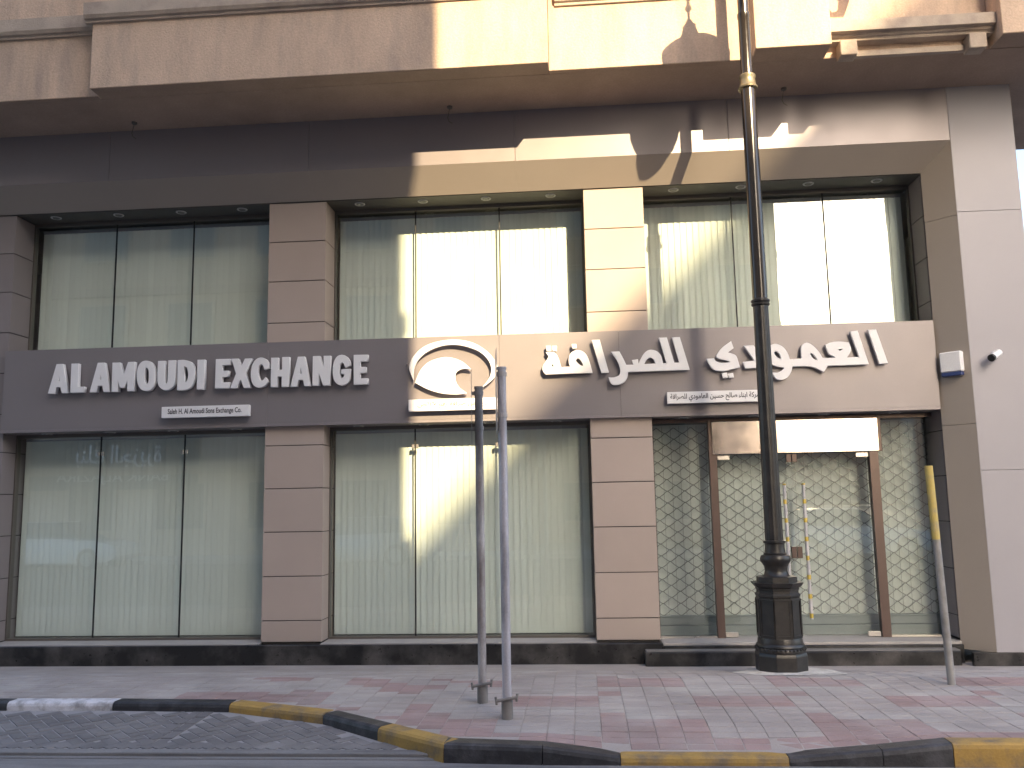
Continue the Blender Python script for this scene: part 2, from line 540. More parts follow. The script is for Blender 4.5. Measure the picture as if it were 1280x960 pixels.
LATIN = [
 ('A', [[(-6.921,3.3,1),(-6.822,3.689,1),(-6.733,3.688,1),(-6.645,3.302,1),(-6.731,3.301,1),(-6.755,3.379,1),(-6.807,3.378,1),(-6.817,3.295,1)],[(-6.782,3.534,1),(-6.764,3.464,1),(-6.791,3.462,1)]]),
 ('L', [[(-6.618,3.688,1),(-6.518,3.687,1),(-6.513,3.378,1),(-6.424,3.379,1),(-6.426,3.301,1),(-6.615,3.301,1)]]),
 ('A', [[(-6.352,3.299,1),(-6.258,3.689,1),(-6.164,3.688,1),(-6.074,3.299,1),(-6.162,3.299,1),(-6.184,3.383,1),(-6.243,3.382,1),(-6.255,3.299,1)],[(-6.216,3.533,1),(-6.197,3.465,1),(-6.224,3.464,1)]]),
 ('M', [[(-6.057,3.684,1),(-5.956,3.683,1),(-5.899,3.524,1),(-5.845,3.686,1),(-5.752,3.686,1),(-5.746,3.301,1),(-5.842,3.301,1),(-5.846,3.442,1),(-5.878,3.347,1),(-5.94,3.347,1),(-5.974,3.441,1),(-5.96,3.296,1),(-6.054,3.298,1)]]),
 ('O', [[(-5.468,3.492),(-5.47,3.42),(-5.484,3.367),(-5.508,3.327),(-5.541,3.303),(-5.586,3.296),(-5.631,3.306),(-5.667,3.332),(-5.694,3.373),(-5.712,3.427),(-5.72,3.499),(-5.718,3.571),(-5.704,3.625),(-5.68,3.665),(-5.647,3.689),(-5.602,3.696),(-5.556,3.686),(-5.521,3.66),(-5.494,3.619),(-5.476,3.564)],[(-5.557,3.494),(-5.557,3.444),(-5.564,3.41),(-5.576,3.393),(-5.593,3.393),(-5.606,3.412),(-5.615,3.446),(-5.62,3.496),(-5.619,3.547),(-5.613,3.581),(-5.601,3.598),(-5.584,3.598),(-5.571,3.579),(-5.561,3.545)]]),
 ('U', [[(-5.44,3.687,1),(-5.344,3.686,1),(-5.336,3.427),(-5.32,3.389),(-5.304,3.426),(-5.303,3.691,1),(-5.207,3.69,1),(-5.202,3.445),(-5.228,3.344),(-5.324,3.295),(-5.413,3.35),(-5.441,3.452)]]),
 ('D', [[(-5.174,3.689,1),(-5.082,3.688),(-4.982,3.646),(-4.939,3.532),(-4.947,3.416),(-4.993,3.324),(-5.079,3.294),(-5.174,3.295,1)],[(-5.087,3.603,1),(-5.051,3.582),(-5.029,3.498),(-5.04,3.424),(-5.071,3.388,1)]]),
 ('I', [[(-4.91,3.686,1),(-4.809,3.685,1),(-4.806,3.295,1),(-4.909,3.297,1)]]),
 ('E', [[(-4.664,3.687,1),(-4.471,3.685,1),(-4.471,3.605,1),(-4.572,3.604,1),(-4.571,3.531,1),(-4.488,3.531,1),(-4.488,3.451,1),(-4.572,3.45,1),(-4.573,3.379,1),(-4.471,3.379,1),(-4.471,3.301,1),(-4.667,3.302,1)]]),
 ('X', [[(-4.459,3.685,1),(-4.364,3.685,1),(-4.323,3.583,1),(-4.277,3.682,1),(-4.186,3.682,1),(-4.264,3.496,1),(-4.19,3.299,1),(-4.284,3.299,1),(-4.33,3.408,1),(-4.37,3.301,1),(-4.465,3.3,1),(-4.391,3.489,1)]]),
 ('C', [[(-4.021,3.528,1),(-3.952,3.547,1),(-3.964,3.614),(-4.0,3.666),(-4.062,3.689),(-4.126,3.67),(-4.176,3.6),(-4.195,3.489),(-4.182,3.377),(-4.138,3.316),(-4.073,3.297),(-4.006,3.32),(-3.959,3.376,1),(-4.003,3.433,1),(-4.024,3.401),(-4.05,3.389),(-4.077,3.409),(-4.098,3.486),(-4.096,3.56),(-4.076,3.594),(-4.049,3.596),(-4.028,3.568)]]),
 ('H', [[(-3.93,3.682,1),(-3.833,3.681,1),(-3.83,3.522,1),(-3.783,3.523,1),(-3.785,3.686,1),(-3.688,3.685,1),(-3.685,3.297,1),(-3.786,3.298,1),(-3.789,3.434,1),(-3.839,3.434,1),(-3.832,3.296,1),(-3.931,3.298,1)]]),
 ('A', [[(-3.672,3.296,1),(-3.579,3.684,1),(-3.489,3.684,1),(-3.4,3.299,1),(-3.488,3.3,1),(-3.508,3.382,1),(-3.564,3.381,1),(-3.579,3.296,1)],[(-3.538,3.538,1),(-3.523,3.463,1),(-3.549,3.462,1)]]),
 ('N', [[(-3.381,3.686,1),(-3.288,3.686,1),(-3.235,3.534,1),(-3.24,3.685,1),(-3.147,3.684,1),(-3.15,3.298,1),(-3.243,3.299,1),(-3.3,3.457,1),(-3.291,3.3,1),(-3.384,3.301,1)]]),
 ('G', [[(-2.96,3.525,1),(-2.888,3.549,1),(-2.897,3.607),(-2.938,3.667),(-2.998,3.69),(-3.062,3.673),(-3.106,3.598),(-3.121,3.478),(-3.104,3.374),(-3.058,3.315),(-2.995,3.294),(-2.932,3.318),(-2.895,3.374),(-2.888,3.507,1),(-3.012,3.504,1),(-3.012,3.443,1),(-2.97,3.442,1),(-2.975,3.41),(-2.999,3.394),(-3.02,3.419),(-3.031,3.496),(-3.022,3.567),(-2.997,3.589),(-2.976,3.571)]]),
 ('E', [[(-2.848,3.685,1),(-2.66,3.682,1),(-2.661,3.6,1),(-2.762,3.598,1),(-2.761,3.524,1),(-2.685,3.525,1),(-2.685,3.449,1),(-2.763,3.448,1),(-2.762,3.378,1),(-2.66,3.378,1),(-2.66,3.3,1),(-2.847,3.3,1)]]),
]
ARABIC = [
 ('word_end', [[(0.188,3.362,1),(-0.399,3.356,1),(-0.431,3.399),(-0.436,3.45),(-0.416,3.492),(-0.377,3.548),(-0.357,3.588,1),(-0.392,3.642,1),(-0.291,3.641,1),(-0.253,3.604),(-0.225,3.537),(-0.211,3.477),(-0.2,3.443,1),(-0.093,3.451,1),(-0.107,3.499),(-0.101,3.575),(-0.062,3.633),(0.006,3.655),(0.072,3.636),(0.122,3.583),(0.155,3.495)],[(-0.308,3.493,1),(-0.293,3.456,1),(-0.329,3.457,1)],[(-0.015,3.53),(0.007,3.548),(0.035,3.533),(0.063,3.486),(0.071,3.456,1),(0.042,3.459),(-0.003,3.5)]]),
 ('dot', [[(-0.386,3.722,1),(-0.325,3.72,1),(-0.319,3.654,1),(-0.379,3.652,1)]]),
 ('dot', [[(-0.309,3.719,1),(-0.25,3.718,1),(-0.25,3.652,1),(-0.305,3.653,1)]]),
 ('dot', [[(-0.063,3.735,1),(-0.005,3.733,1),(-0.0,3.678,1),(-0.056,3.676,1)]]),
 ('alif', [[(0.188,3.778,1),(0.288,3.779,1),(0.391,3.359,1),(0.295,3.356,1)]]),
 ('lam_sad_ra', [[(0.421,3.621,1),(0.528,3.622,1),(0.576,3.525),(0.607,3.45,1),(0.696,3.448,1),(0.681,3.509,1),(0.754,3.515,1),(0.76,3.46,1),(0.783,3.51),(0.828,3.582),(0.881,3.624),(0.941,3.628),(0.999,3.603),(1.043,3.545),(1.06,3.454,1),(1.103,3.458,1),(1.023,3.779,1),(1.121,3.779,1),(1.2,3.458,1),(1.261,3.459,1),(1.184,3.779,1),(1.281,3.779,1),(1.385,3.364,1),(0.629,3.359,1),(0.618,3.299),(0.591,3.248),(0.543,3.213),(0.483,3.201),(0.433,3.205),(0.404,3.236),(0.381,3.301,1),(0.44,3.297),(0.487,3.307),(0.518,3.328),(0.53,3.379),(0.518,3.449),(0.478,3.537)],[(0.828,3.452,1),(0.868,3.512),(0.911,3.53),(0.946,3.507),(0.963,3.455,1)]]),
 ('ya', [[(1.906,3.708,1),(1.931,3.618,1),(1.857,3.566,1),(1.911,3.55),(1.957,3.52),(1.979,3.449),(1.997,3.374,1),(1.901,3.353),(1.8,3.335),(1.7,3.345),(1.639,3.394),(1.589,3.494,1),(1.687,3.5,1),(1.704,3.467),(1.751,3.443),(1.814,3.437),(1.883,3.452,1),(1.816,3.473),(1.753,3.489),(1.713,3.514,1),(1.734,3.56),(1.797,3.633)]]),
 ('dot', [[(1.771,3.31,1),(1.835,3.313,1),(1.843,3.252,1),(1.785,3.249,1)]]),
 ('dot', [[(1.847,3.303,1),(1.908,3.309,1),(1.918,3.253,1),(1.859,3.249,1)]]),
 ('dal', [[(2.053,3.644,1),(2.176,3.645,1),(2.246,3.516),(2.282,3.365,1),(2.06,3.358,1),(2.037,3.443,1),(2.17,3.453,1),(2.145,3.5),(2.103,3.567)]]),
 ('waw', [[(2.331,3.579),(2.37,3.634),(2.444,3.655),(2.523,3.619),(2.577,3.543),(2.602,3.458,1),(2.633,3.458,1),(2.627,3.36,1),(2.608,3.299),(2.563,3.236),(2.499,3.205),(2.436,3.212),(2.398,3.25),(2.374,3.302,1),(2.45,3.299),(2.506,3.328),(2.526,3.358,1),(2.454,3.369),(2.384,3.399),(2.337,3.457),(2.32,3.523)],[(2.42,3.548),(2.443,3.561),(2.477,3.532),(2.501,3.466,1),(2.461,3.481),(2.431,3.514)]]),
 ('lam_ain_meem', [[(2.634,3.458,1),(2.742,3.462,1),(2.741,3.522),(2.745,3.598),(2.775,3.643),(2.828,3.655),(2.889,3.62),(2.957,3.537),(2.994,3.462,1),(3.056,3.457,1),(3.15,3.462,1),(3.07,3.509,1),(3.035,3.621,1),(3.1,3.65),(3.195,3.659),(3.321,3.644,1),(3.339,3.546),(3.288,3.458,1),(3.429,3.462,1),(3.344,3.78,1),(3.434,3.787,1),(3.541,3.364,1),(3.05,3.362,1),(2.997,3.281,1),(2.922,3.329),(2.841,3.359),(2.768,3.365),(2.628,3.363,1)],[(2.851,3.518),(2.877,3.517),(2.911,3.473),(2.934,3.431,1),(2.879,3.463)],[(3.178,3.565,1),(3.239,3.566,1),(3.208,3.539,1)]]),
 ('alif', [[(3.559,3.794,1),(3.655,3.794,1),(3.767,3.37,1),(3.661,3.365,1)]]),
]
LOGO = [
 ('logo_ring', [[(-2.074,3.329,1),(-2.123,3.455),(-2.125,3.532),(-2.08,3.633),(-1.964,3.746),(-1.796,3.815),(-1.552,3.841),(-1.322,3.796),(-1.145,3.687),(-1.039,3.562),(-1.002,3.459),(-1.023,3.371),(-1.101,3.284),(-1.228,3.199,1),(-1.149,3.279),(-1.099,3.36),(-1.083,3.461),(-1.122,3.565),(-1.222,3.668),(-1.374,3.738),(-1.553,3.774),(-1.732,3.758),(-1.899,3.692),(-2.003,3.605),(-2.054,3.517),(-2.074,3.428)]]),
 ('logo_crescent', [[(-2.058,3.302,1),(-1.99,3.451),(-1.887,3.557),(-1.733,3.61),(-1.605,3.612),(-1.453,3.556),(-1.333,3.45,1),(-1.428,3.462),(-1.505,3.436),(-1.54,3.386),(-1.532,3.296),(-1.482,3.219),(-1.393,3.15,1),(-1.533,3.138),(-1.711,3.155),(-1.889,3.211)]]),
]
# letter shapes first, while the scene is still empty (each is evaluated once)
LETTERS = [('letter', outline_mesh('letter', ol, 0.155, 0.065, 'sign_white')) for nm, ol in LATIN]
LETTERS += [('letter_dot' if nm == 'dot' else 'letter', outline_mesh('letter', ol, 0.155, 0.045, 'sign_white')) for nm, ol in ARABIC]
LETTERS += [(nm, outline_mesh(nm, ol, 0.155, 0.045, 'sign_white')) for nm, ol in LOGO]
TXT_EN = text_mesh('lettering', 'Saleh H. Al Amoudi Sons Exchange Co.', -5.275, -4.30, 3.0075, 0.088, 0.1385, 'print')
TXT_MID = text_mesh('lettering', shape_arabic('ترخيص صرافة رقم ٧٢١/ص'), -2.02, -1.13, 3.010, 0.085, 0.1385, 'print_faded')
TXT_AR = text_mesh('lettering', shape_arabic('شركة ابناء صالح حسين العامودي للصرافة'), 1.13, 2.22, 3.018, 0.10, 0.1385, 'print')

FAR_TXT = [text_mesh('lettering', 'BANK ALJAZIRA', 14.5, 18.7, 2.85, 0.42, 0.0, 'sign_white'), text_mesh('lettering', shape_arabic('بنك الجزيرة'), 14.8, 18.0, 3.62, 0.85, 0.0, 'sign_white')]
for me in FAR_TXT:          # turn to face the other way, towards the shop front
    me.transform(Matrix.Translation((0, -17.84, 0)) @ Matrix.Rotation(math.pi, 4, 'Z'))

# ================================================================== THE SETTING
def lerp(a, b, t):
    return a + (b - a) * t


def smooth01(t):
    t = max(0.0, min(1.0, t))
    return t * t * (3 - 2 * t)


KERB = [(-12.0, -2.90), (-6.15, -2.90), (-5.16, -2.90), (-4.18, -2.90), (-3.10, -2.95), (-2.16, -3.31), (-1.60, -3.75), (-1.02, -4.20),
        (-0.32, -4.24), (0.22, -4.24), (1.36, -4.24), (1.98, -4.24), (2.44, -4.24), (3.35, -4.24), (4.30, -4.24), (5.3, -4.24), (9.0, -4.24)]
KERB_TOP = [0.10, 0.10, 0.10, 0.10, 0.10, 0.10, 0.105, 0.11, 0.10, 0.035, 0.035, 0.085, 0.13, 0.13, 0.13, 0.13, 0.13]


def along(x, i):
    for k in range(len(KERB) - 1):
        if KERB[k][0] <= x <= KERB[k + 1][0]:
            t = (x - KERB[k][0]) / (KERB[k + 1][0] - KERB[k][0])
            return lerp(KERB[k][1], KERB[k + 1][1], t) if i == 0 else lerp(KERB_TOP[k], KERB_TOP[k + 1], t)
    return KERB[-1][1] if i == 0 else KERB_TOP[-1]


def kerb_y(x):
    return along(x, 0)


def pav(x, y):
    """height of the pavement: it falls back from the kerb to the foot of the shop front"""
    t = max(0.0, min(1.0, -y / 1.85))
    z = -0.16 + 0.25 * (0.75 * t + 0.25 * smooth01(t)) + 0.012 * max(0.0, min(1.0, (-y - 1.85) / 1.0))
    d = y - kerb_y(x)
    k = smooth01(1 - d / 0.7)
    return lerp(z, along(x, 1) - 0.004, k)


ground = MB().add([(-900, -900, -0.30), (900, -900, -0.30), (900, 900, -0.30), (-900, 900, -0.30)], [(0, 1, 2, 3)]).obj('ground', 'ground_mat')
tag(ground, kind='structure')
road = MB().add([(-120, -15.6, -0.04), (120, -15.6, -0.04), (120, -4.27, -0.04), (-120, -4.27, -0.04)], [(0, 1, 2, 3)])
road.add([(5.5, -4.27, -0.045), (120, -4.27, -0.045), (120, 30, -0.045), (5.5, 30, -0.045)], [(0, 1, 2, 3)])
tag(road.obj('road', 'asphalt'), kind='structure')
tag(MB().box(-120, 4, -18.0, -15.6, -0.25, 0.10).obj('far_pavement', 'concrete'), kind='structure')

# pavement bed, a grid that follows the slope
mb = MB()
xs = [-12 + 0.25 * i for i in range(int(18.0 / 0.25) + 1)]
NR = 22
for x in xs:
    for j in range(NR + 1):
        y = lerp(0.72, kerb_y(x) + 0.10, j / NR)
        mb.v.append((x, y, pav(x, min(y, 0.2)) - 0.004))
for i in range(len(xs) - 1):
    for j in range(NR):
        a = i * (NR + 1) + j
        mb.f.append((a, a + 1, a + NR + 2, a + NR + 1))
        mb.m.append(0)
pavement = mb.obj('pavement', 'dust', smooth=True)
tag(pavement, kind='structure')


def paver_colour(x, y):
    """red and grey checks between two red courses, as laid along the kerb"""
    d = y - kerb_y(x) - 0.15
    if y > -1.75 + 0.25 * math.sin(x * 1.7):
        return 0
    if x < -2.6:
        return 1 if (d < 0.32 and x > -3.6) or (0.9 < d < 1.15 and x > -3.3) else 0
    if d < 0.21:
        return 1
    row = int((d - 0.21) / 0.40)
    u = (x + 0.7 + 20) / 0.8
    cell = int(u)
    fr = u - cell
    if row % 2 == 0:
        return 1 if (cell + row // 2) % 2 == 0 else 0
    return 1 if (fr < 0.27 and ((d - 0.21) % 0.40) < 0.2 and (cell % 2 == 0)) else 0


SX, SY, GAP = 0.200, 0.100, 0.0035
pv = []
j = 0
y = -4.08
while y < -0.62:
    i0 = -6.1
    x = i0
    while x < 5.3:
        cx, cyy = x + SX / 2, y + SY / 2
        if cyy > kerb_y(cx - 0.1) + 0.19 and cyy > kerb_y(cx + 0.1) + 0.19 and (cx - 1.985) ** 2 + (cyy + 1.25) ** 2 > 0.33 ** 2:
            pv.append((cx, cyy))
        x += SX
    y += SY
    j += 1
pv.sort(key=lambda p: (p[0] - CAM.x) ** 2 + (p[1] - CAM.y) ** 2)


def paver_mesh(lx, ly, h=0.014, ch=0.004):
    a, b = lx / 2, ly / 2
    m = MB()
    v = [(-a, -b, -h), (a, -b, -h), (a, b, -h), (-a, b, -h), (-a, -b, -ch), (a, -b, -ch), (a, b, -ch), (-a, b, -ch),
         (-a + ch, -b + ch, 0), (a - ch, -b + ch, 0), (a - ch, b - ch, 0), (-a + ch, b - ch, 0)]
    f = [(0, 1, 5, 4), (1, 2, 6, 5), (2, 3, 7, 6), (3, 0, 4, 7), (4, 5, 9, 8), (5, 6, 10, 9), (6, 7, 11, 10), (7, 4, 8, 11), (8, 9, 10, 11)]
    return v, f


pvv, pvf = paver_mesh(SX - GAP, SY - GAP)
paver_me = [MB().add(pvv, pvf).data('paver', m) for m in ('paver_grey', 'paver_red')]
rest = MB()
for n, (cx, cyy) in enumerate(pv):
    sl = math.atan((pav(cx, cyy + 0.04) - pav(cx, cyy - 0.04)) / 0.08)
    slx = -math.atan((pav(cx + 0.08, cyy) - pav(cx - 0.08, cyy)) / 0.16)
    z = pav(cx, cyy) + random.uniform(-0.0015, 0.003)
    rot = (sl + random.uniform(-0.008, 0.008), slx + random.uniform(-0.006, 0.006), random.uniform(-0.006, 0.006))
    c_ = paver_colour(cx, cyy)
    if n < 300:
        inst('paver', paver_me[c_], (cx, cyy, z), pavement, rot=rot)
    else:
        M = Matrix.LocRotScale(Vector((cx, cyy, z)), None, None) @ Matrix.Rotation(rot[2], 4, 'Z') @ Matrix.Rotation(rot[1], 4, 'Y') @ Matrix.Rotation(rot[0], 4, 'X')
        rest.add([M @ Vector(q) for q in pvv], pvf, c_)
tag(rest.obj('pavers', ['paver_grey', 'paver_red'], pavement), kind='stuff')

# parking bay paved in dark herringbone blocks, gutter strips in front of it
bay = MB().add([(-12, -4.0, 0.0), (-0.9, -4.0, 0.0), (-0.9, -2.86, 0.028), (-12, -2.86, 0.028)], [(0, 1, 2, 3)]).obj('parking_bay', 'bay_joint')
tag(bay, kind='structure')
bv, bf = paver_mesh(0.189, 0.089, 0.012, 0.0025)
bay_me = MB().add(bv, bf).data('paver', 'bay_paver')
bp_ = []


def bay_z(y):
    return 0.0045 + 0.028 * (y + 4.0) / 1.14


def bay_ok(x, y):
    return x > -6.3 and y < kerb_y(x) - 0.06 and y > -3.80


c45 = math.sqrt(0.5)
for i in range(-90, 90):
    for j in range(-90, 90):
        # herringbone in (u, v), turned by 45 degrees
        for (u, v, r) in ((0.1 * i + 0.2 * j, 0.1 * i - 0.2 * j, 0), (0.1 * i + 0.2 * j - 0.05, 0.1 * i - 0.2 * j + 0.15, 1)):
            uu, vv = (u, v) if r == 0 else (u, v)
            x = -4.4 + c45 * (uu - vv)
            y = -3.3 + c45 * (uu + vv)
            if bay_ok(x, y) and abs(x + 3.33) > 0.07:
                bp_.append((x, y, math.pi / 4 + (math.pi / 2 if r else 0)))
for k in range(110):
    x = -6.2 + 0.0485 * 2 * k
    if x < -1.35:
        bp_.append((x, -3.885, math.radians(58)))
for k in range(5):
    for s in (-1, 1):
        bp_.append((-3.33 + s * 0.05, -3.02 - 0.2 * k, math.pi / 2))
bp_.sort(key=lambda p: p[0] ** 2 + (p[1] - CAM.y) ** 2)
restb = MB()
for n, (x, y, a) in enumerate(bp_):
    if n < 300:
        inst('paver', bay_me, (x, y, bay_z(y) + random.uniform(0, 0.002)), bay, rz=a)
    else:
        M = Matrix.Translation((x, y, bay_z(y))) @ Matrix.Rotation(a, 4, 'Z')
        restb.add([M @ Vector(q) for q in bv], bf)
if restb.v:
    tag(restb.obj('pavers', 'bay_paver', bay), kind='stuff')
gut = MB().box(-12, -1.0, -4.10, -4.0, -0.2, 0.012)
gut.box(-12, -0.95, -4.14, -4.10, -0.2, -0.012).box(-12, 9.0, -4.42, -4.14, -0.2, -0.022)
tag(gut.obj('gutter', 'gutter_mat', bevel=0.006), kind='structure')

# painted kerb stones
kerb = thing('kerb', (-3.0, -3.0, 0.0), kind='structure')
KC = ['black', 'black', 'white', 'black', 'yellow', 'black', 'yellow', 'black', 'black', 'yellow', 'black', 'black', 'yellow', 'black', 'yellow', 'black']
for k in range(1, len(KERB) - 2):
    (xa, ya), (xb, yb) = KERB[k], KERB[k + 1]
    a, b = Vector((xa, ya, 0)), Vector((xb, yb, 0))
    d = (b - a).normalized()
    a, b = a + d * 0.003, b - d * 0.003
    nrm = Vector((-d.y, d.x, 0))
    v = []
    for p, h in ((a, KERB_TOP[k]), (b, KERB_TOP[k + 1])):
        for off, z in ((0.0, -0.25), (0.0, h - 0.035), (0.008, h - 0.012), (0.030, h), (0.15, h), (0.15, -0.25)):
            q = p + nrm * off
            v.append((q.x, q.y, z))
    f = [(5, 4, 3, 2, 1, 0), (6, 7, 8, 9, 10, 11)] + [(i, (i + 1) % 6, 6 + (i + 1) % 6, 6 + i) for i in range(6)]
    ks = MB().add(v, f).obj('kerb_stone', 'paint_' + KC[k], kerb)
    tag(ks, label='kerb stone painted ' + KC[k] + ', scuffed')

# ================================================================== THE SHOP BUILDING
XL, XR = -9.6, 5.42           # left end of what is built, right corner of the building
bld = thing('shop_building', (-1.5, 0.72, -0.16), 'two-storey shop front in grey-brown cladding under a stucco overhang, with tall windows', 'building')
ZF = 6.107                    # lower edge of the fascia
ZS = 5.80                     # ceiling of the window recess
YI = 0.28                     # depth of the splayed frame
YG = 0.73                     # glass line of the upper windows
YL = 0.60                     # glass line of the lower windows and the entrance
XI = 4.385                    # inner edge of the right splay

# fascia panels with narrow open joints, right-hand panels down to the pavement
fx = [XL, -6.133, -3.42, -0.717, 1.98, 4.66]
box('backing', 'joint', bld, XL, XR - 0.02, 0.062, 0.075, ZF + 0.04, 6.78)
for a, b in zip(fx[:-1], fx[1:]):
    box('cladding_panel', 'cladding', bld, a + 0.002, b - 0.002, 0.0, 0.06, ZF, 6.79, bevel=0.002)
for z0, z1 in ((-0.012, 2.05), (2.054, 5.182), (5.186, 6.79)):
    box('cladding_panel', 'cladding_light', bld, 4.662, XR, -0.001, 0.06, z0, z1, bevel=0.002)
    box('cladding_panel', 'cladding_light', bld, XR - 0.06, XR - 0.001, 0.062, 6.0, z0, z1, bevel=0.002)
box('skirting', 'granite', bld, 4.40, XR + 0.015, -0.018, 0.05, -0.20, -0.014)
# splayed inner frame: top and right, mitred
for a, b in zip(fx[:-1], fx[1:]):
    q = 0.0003
    bb = b - q if b < 4.6 else 4.66
    bi = b - q if b < 4.6 else XI
    m = MB()
    m.add([(a + q, 0.001, ZF - 0.001), (bb, 0.001, ZF - 0.001), (bi, YI, ZS), (a + q, YI, ZS),
           (a + q, 0.03, ZF + 0.03), (bb, 0.03, ZF + 0.03), (bi, YI + 0.03, ZS + 0.03), (a + q, YI + 0.03, ZS + 0.03)],
          [(0, 3, 2, 1), (4, 5, 6, 7), (0, 1, 5, 4), (2, 3, 7, 6), (3, 0, 4, 7), (1, 2, 6, 5)])
    m.obj('splay_panel', 'splay', bld)
for z0, z1, zt in ((-0.012, 2.6, None), (2.605, 5.15, None), (5.155, ZF, ZS)):
    zt = z1 if zt is None else zt
    m = MB()
    m.add([(4.659, 0.001, z0), (4.659, 0.001, z1 - 0.001), (XI, YI, zt), (XI, YI, z0),
           (4.70, 0.03, z0), (4.70, 0.03, z1), (XI + 0.04, YI + 0.03, zt), (XI + 0.04, YI + 0.03, z0)],
          [(0, 3, 2, 1), (4, 5, 6, 7), (0, 1, 5, 4), (2, 3, 7, 6), (3, 0, 4, 7), (1, 2, 6, 5)])
    m.obj('splay_panel', 'splay', bld)
# recess ceiling
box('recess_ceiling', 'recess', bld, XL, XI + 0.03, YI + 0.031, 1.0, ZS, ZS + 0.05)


# stone-clad pillars: a dark core and separate blocks with open joints
def pillar(x0, x1, zs_list, material, y0=0.30, core=True, y1=0.80):
    p = box('pillar', 'joint', bld, x0 + 0.012, x1 - 0.012, y0 + 0.012, y1, zs_list[0][0] - 0.02, zs_list[-1][-1])
    for zl in zs_list:
        for a, b in zip(zl[:-1], zl[1:]):
            box('cladding_block', material, p, x0, x1, y0, y1 - 0.01, a + 0.005, b - 0.005, bevel=0.004)
    return p


ZJ = [[0.10, 0.362, 0.906, 1.457, 2.005, 2.554, 2.82], [3.88, 4.164, 4.721, 5.259, ZS - 0.004]]
pillar(-4.045, -3.270, ZJ, 'pillar_stone')
pillar(0.140, 0.907, ZJ, 'pillar_stone')
pillar(XL, -7.600, [[0.10, 0.362, 0.906, 1.457, 2.005, 2.554, 3.06, 3.61, 4.164, 4.721, 5.259, ZS - 0.004]], 'pier_stone')
pillar(XI + 0.005, 4.66, [[0.10, 0.362, 0.906, 1.457, 2.005, 2.554, 3.06, 3.61, 4.164, 4.721, 5.259, ZS - 0.004]], 'pier_stone', y0=0.33)

# plinth, sill and steps
box('plinth', 'granite', bld, XL, 0.93, 0.22, 0.60, -0.25, 0.078, bevel=0.008)
box('plinth', 'granite', bld, 0.932, 4.40, 0.22, 0.60, -0.25, 0.045, bevel=0.008)
for a, b in ((-7.6, -4.05), (-3.265, 0.135)):
    box('sill', 'sill', bld, a, b, 0.235, YL - 0.02, 0.0785, 0.094, bevel=0.003)
box('threshold', 'sill', bld, 0.91, 4.383, 0.235, YL + 0.3, 0.0455, 0.078, bevel=0.003)
box('step', 'granite', bld, 0.70, 4.30, 0.06, 0.218, -0.25, 0.0, bevel=0.012)
box('step_tread', 'step_top', bld, 0.71, 4.29, 0.066, 0.216, 0.0005, 0.012, bevel=0.002)
for xa, xb in ((-9.55, -7.6), (-7.595, -4.046), (-4.04, -3.27), (-3.26, 0.14)):
    pass

# rooms behind the blinds
rooms = MB()
for z0, z1 in ((0.0, 2.9), (3.8, 5.86)):
    rooms.box(XL, 5.3, 3.2, 3.3, z0, z1)
    rooms.box(XL, 5.3, YL + 0.06, 3.3, z0 - 0.06, z0 + 0.02)
rooms.box(XL, 5.3, YL + 0.1, 3.3, 2.86, 2.92)
rooms.box(XL, 5.3, 1.01, 3.3, ZS, ZS + 0.06)
rooms.box(XL - 0.06, XL, 0.5, 3.3, 0.0, ZS)
rooms.box(5.25, 5.35, 0.8, 3.3, 0.0, ZS)
rooms.obj('interior_walls', 'interior', bld)


# windows: three panes with black joints in a slim bronze frame
def window(x0, x1, z0, z1, joints, YG=YG, gm='window_glass'):
    w = thing('window', ((x0 + x1) / 2, YG, z0), parent=bld)
    e = [x0 + 0.018] + joints + [x1 - 0.018]
    for a, b in zip(e[:-1], e[1:]):
        ga = a + (0.008 if a in joints else 0)
        gb = b - (0.008 if b in joints else 0)
        t = random.uniform(-0.0012, 0.0012)
        m = MB().add([(ga, YG, z0 + 0.03), (gb, YG + t, z0 + 0.03), (gb, YG + t * 1.5, z1 - 0.04), (ga, YG + t, z1 - 0.04)], [(0, 1, 2, 3)])
        m.obj('pane', gm, w)
    for q in joints:
        box('glazing_joint', 'black_seal', w, q - 0.0085, q + 0.0085, YG - 0.004, YG + 0.012, z0 + 0.03, z1 - 0.04)
    fr = MB().box(x0, x1, YG - 0.03, YG + 0.05, z0, z0 + 0.03).box(x0, x1, YG - 0.03, YG + 0.05, z1 - 0.045, z1)
    fr.box(x0, x0 + 0.018, YG - 0.03, YG + 0.05, z0 + 0.03, z1 - 0.045).box(x1 - 0.018, x1, YG - 0.03, YG + 0.05, z0 + 0.03, z1 - 0.045)
    fr.obj('window_frame', 'frame_metal', w)
    if z0 < 1:                     # point fixings on the joints near the head
        for q in joints:
            for s in (-1, 1):
                box('glass_clip', 'fitting', w, *sorted((q + s * 0.012, q + s * 0.045)), YG - 0.016, YG + 0.016, z1 - 0.30, z1 - 0.245, bevel=0.004)
    return w


ZU0, ZU1, ZL0, ZL1 = 3.88, ZS - 0.002, 0.0945, 2.798
window(-7.598, -4.047, ZU0, ZU1, [-6.40, -5.28])
window(-3.268, 0.138, ZU0, ZU1, [-2.15, -1.0])
window(0.909, XI + 0.003, ZU0, ZU1, [2.10, 3.29])
window(-7.598, -4.047, ZL0, ZL1, [-6.415, -5.25], YG=YL)
window(-3.268, 0.138, ZL0, ZL1, [-2.14, -1.04], YG=YL)

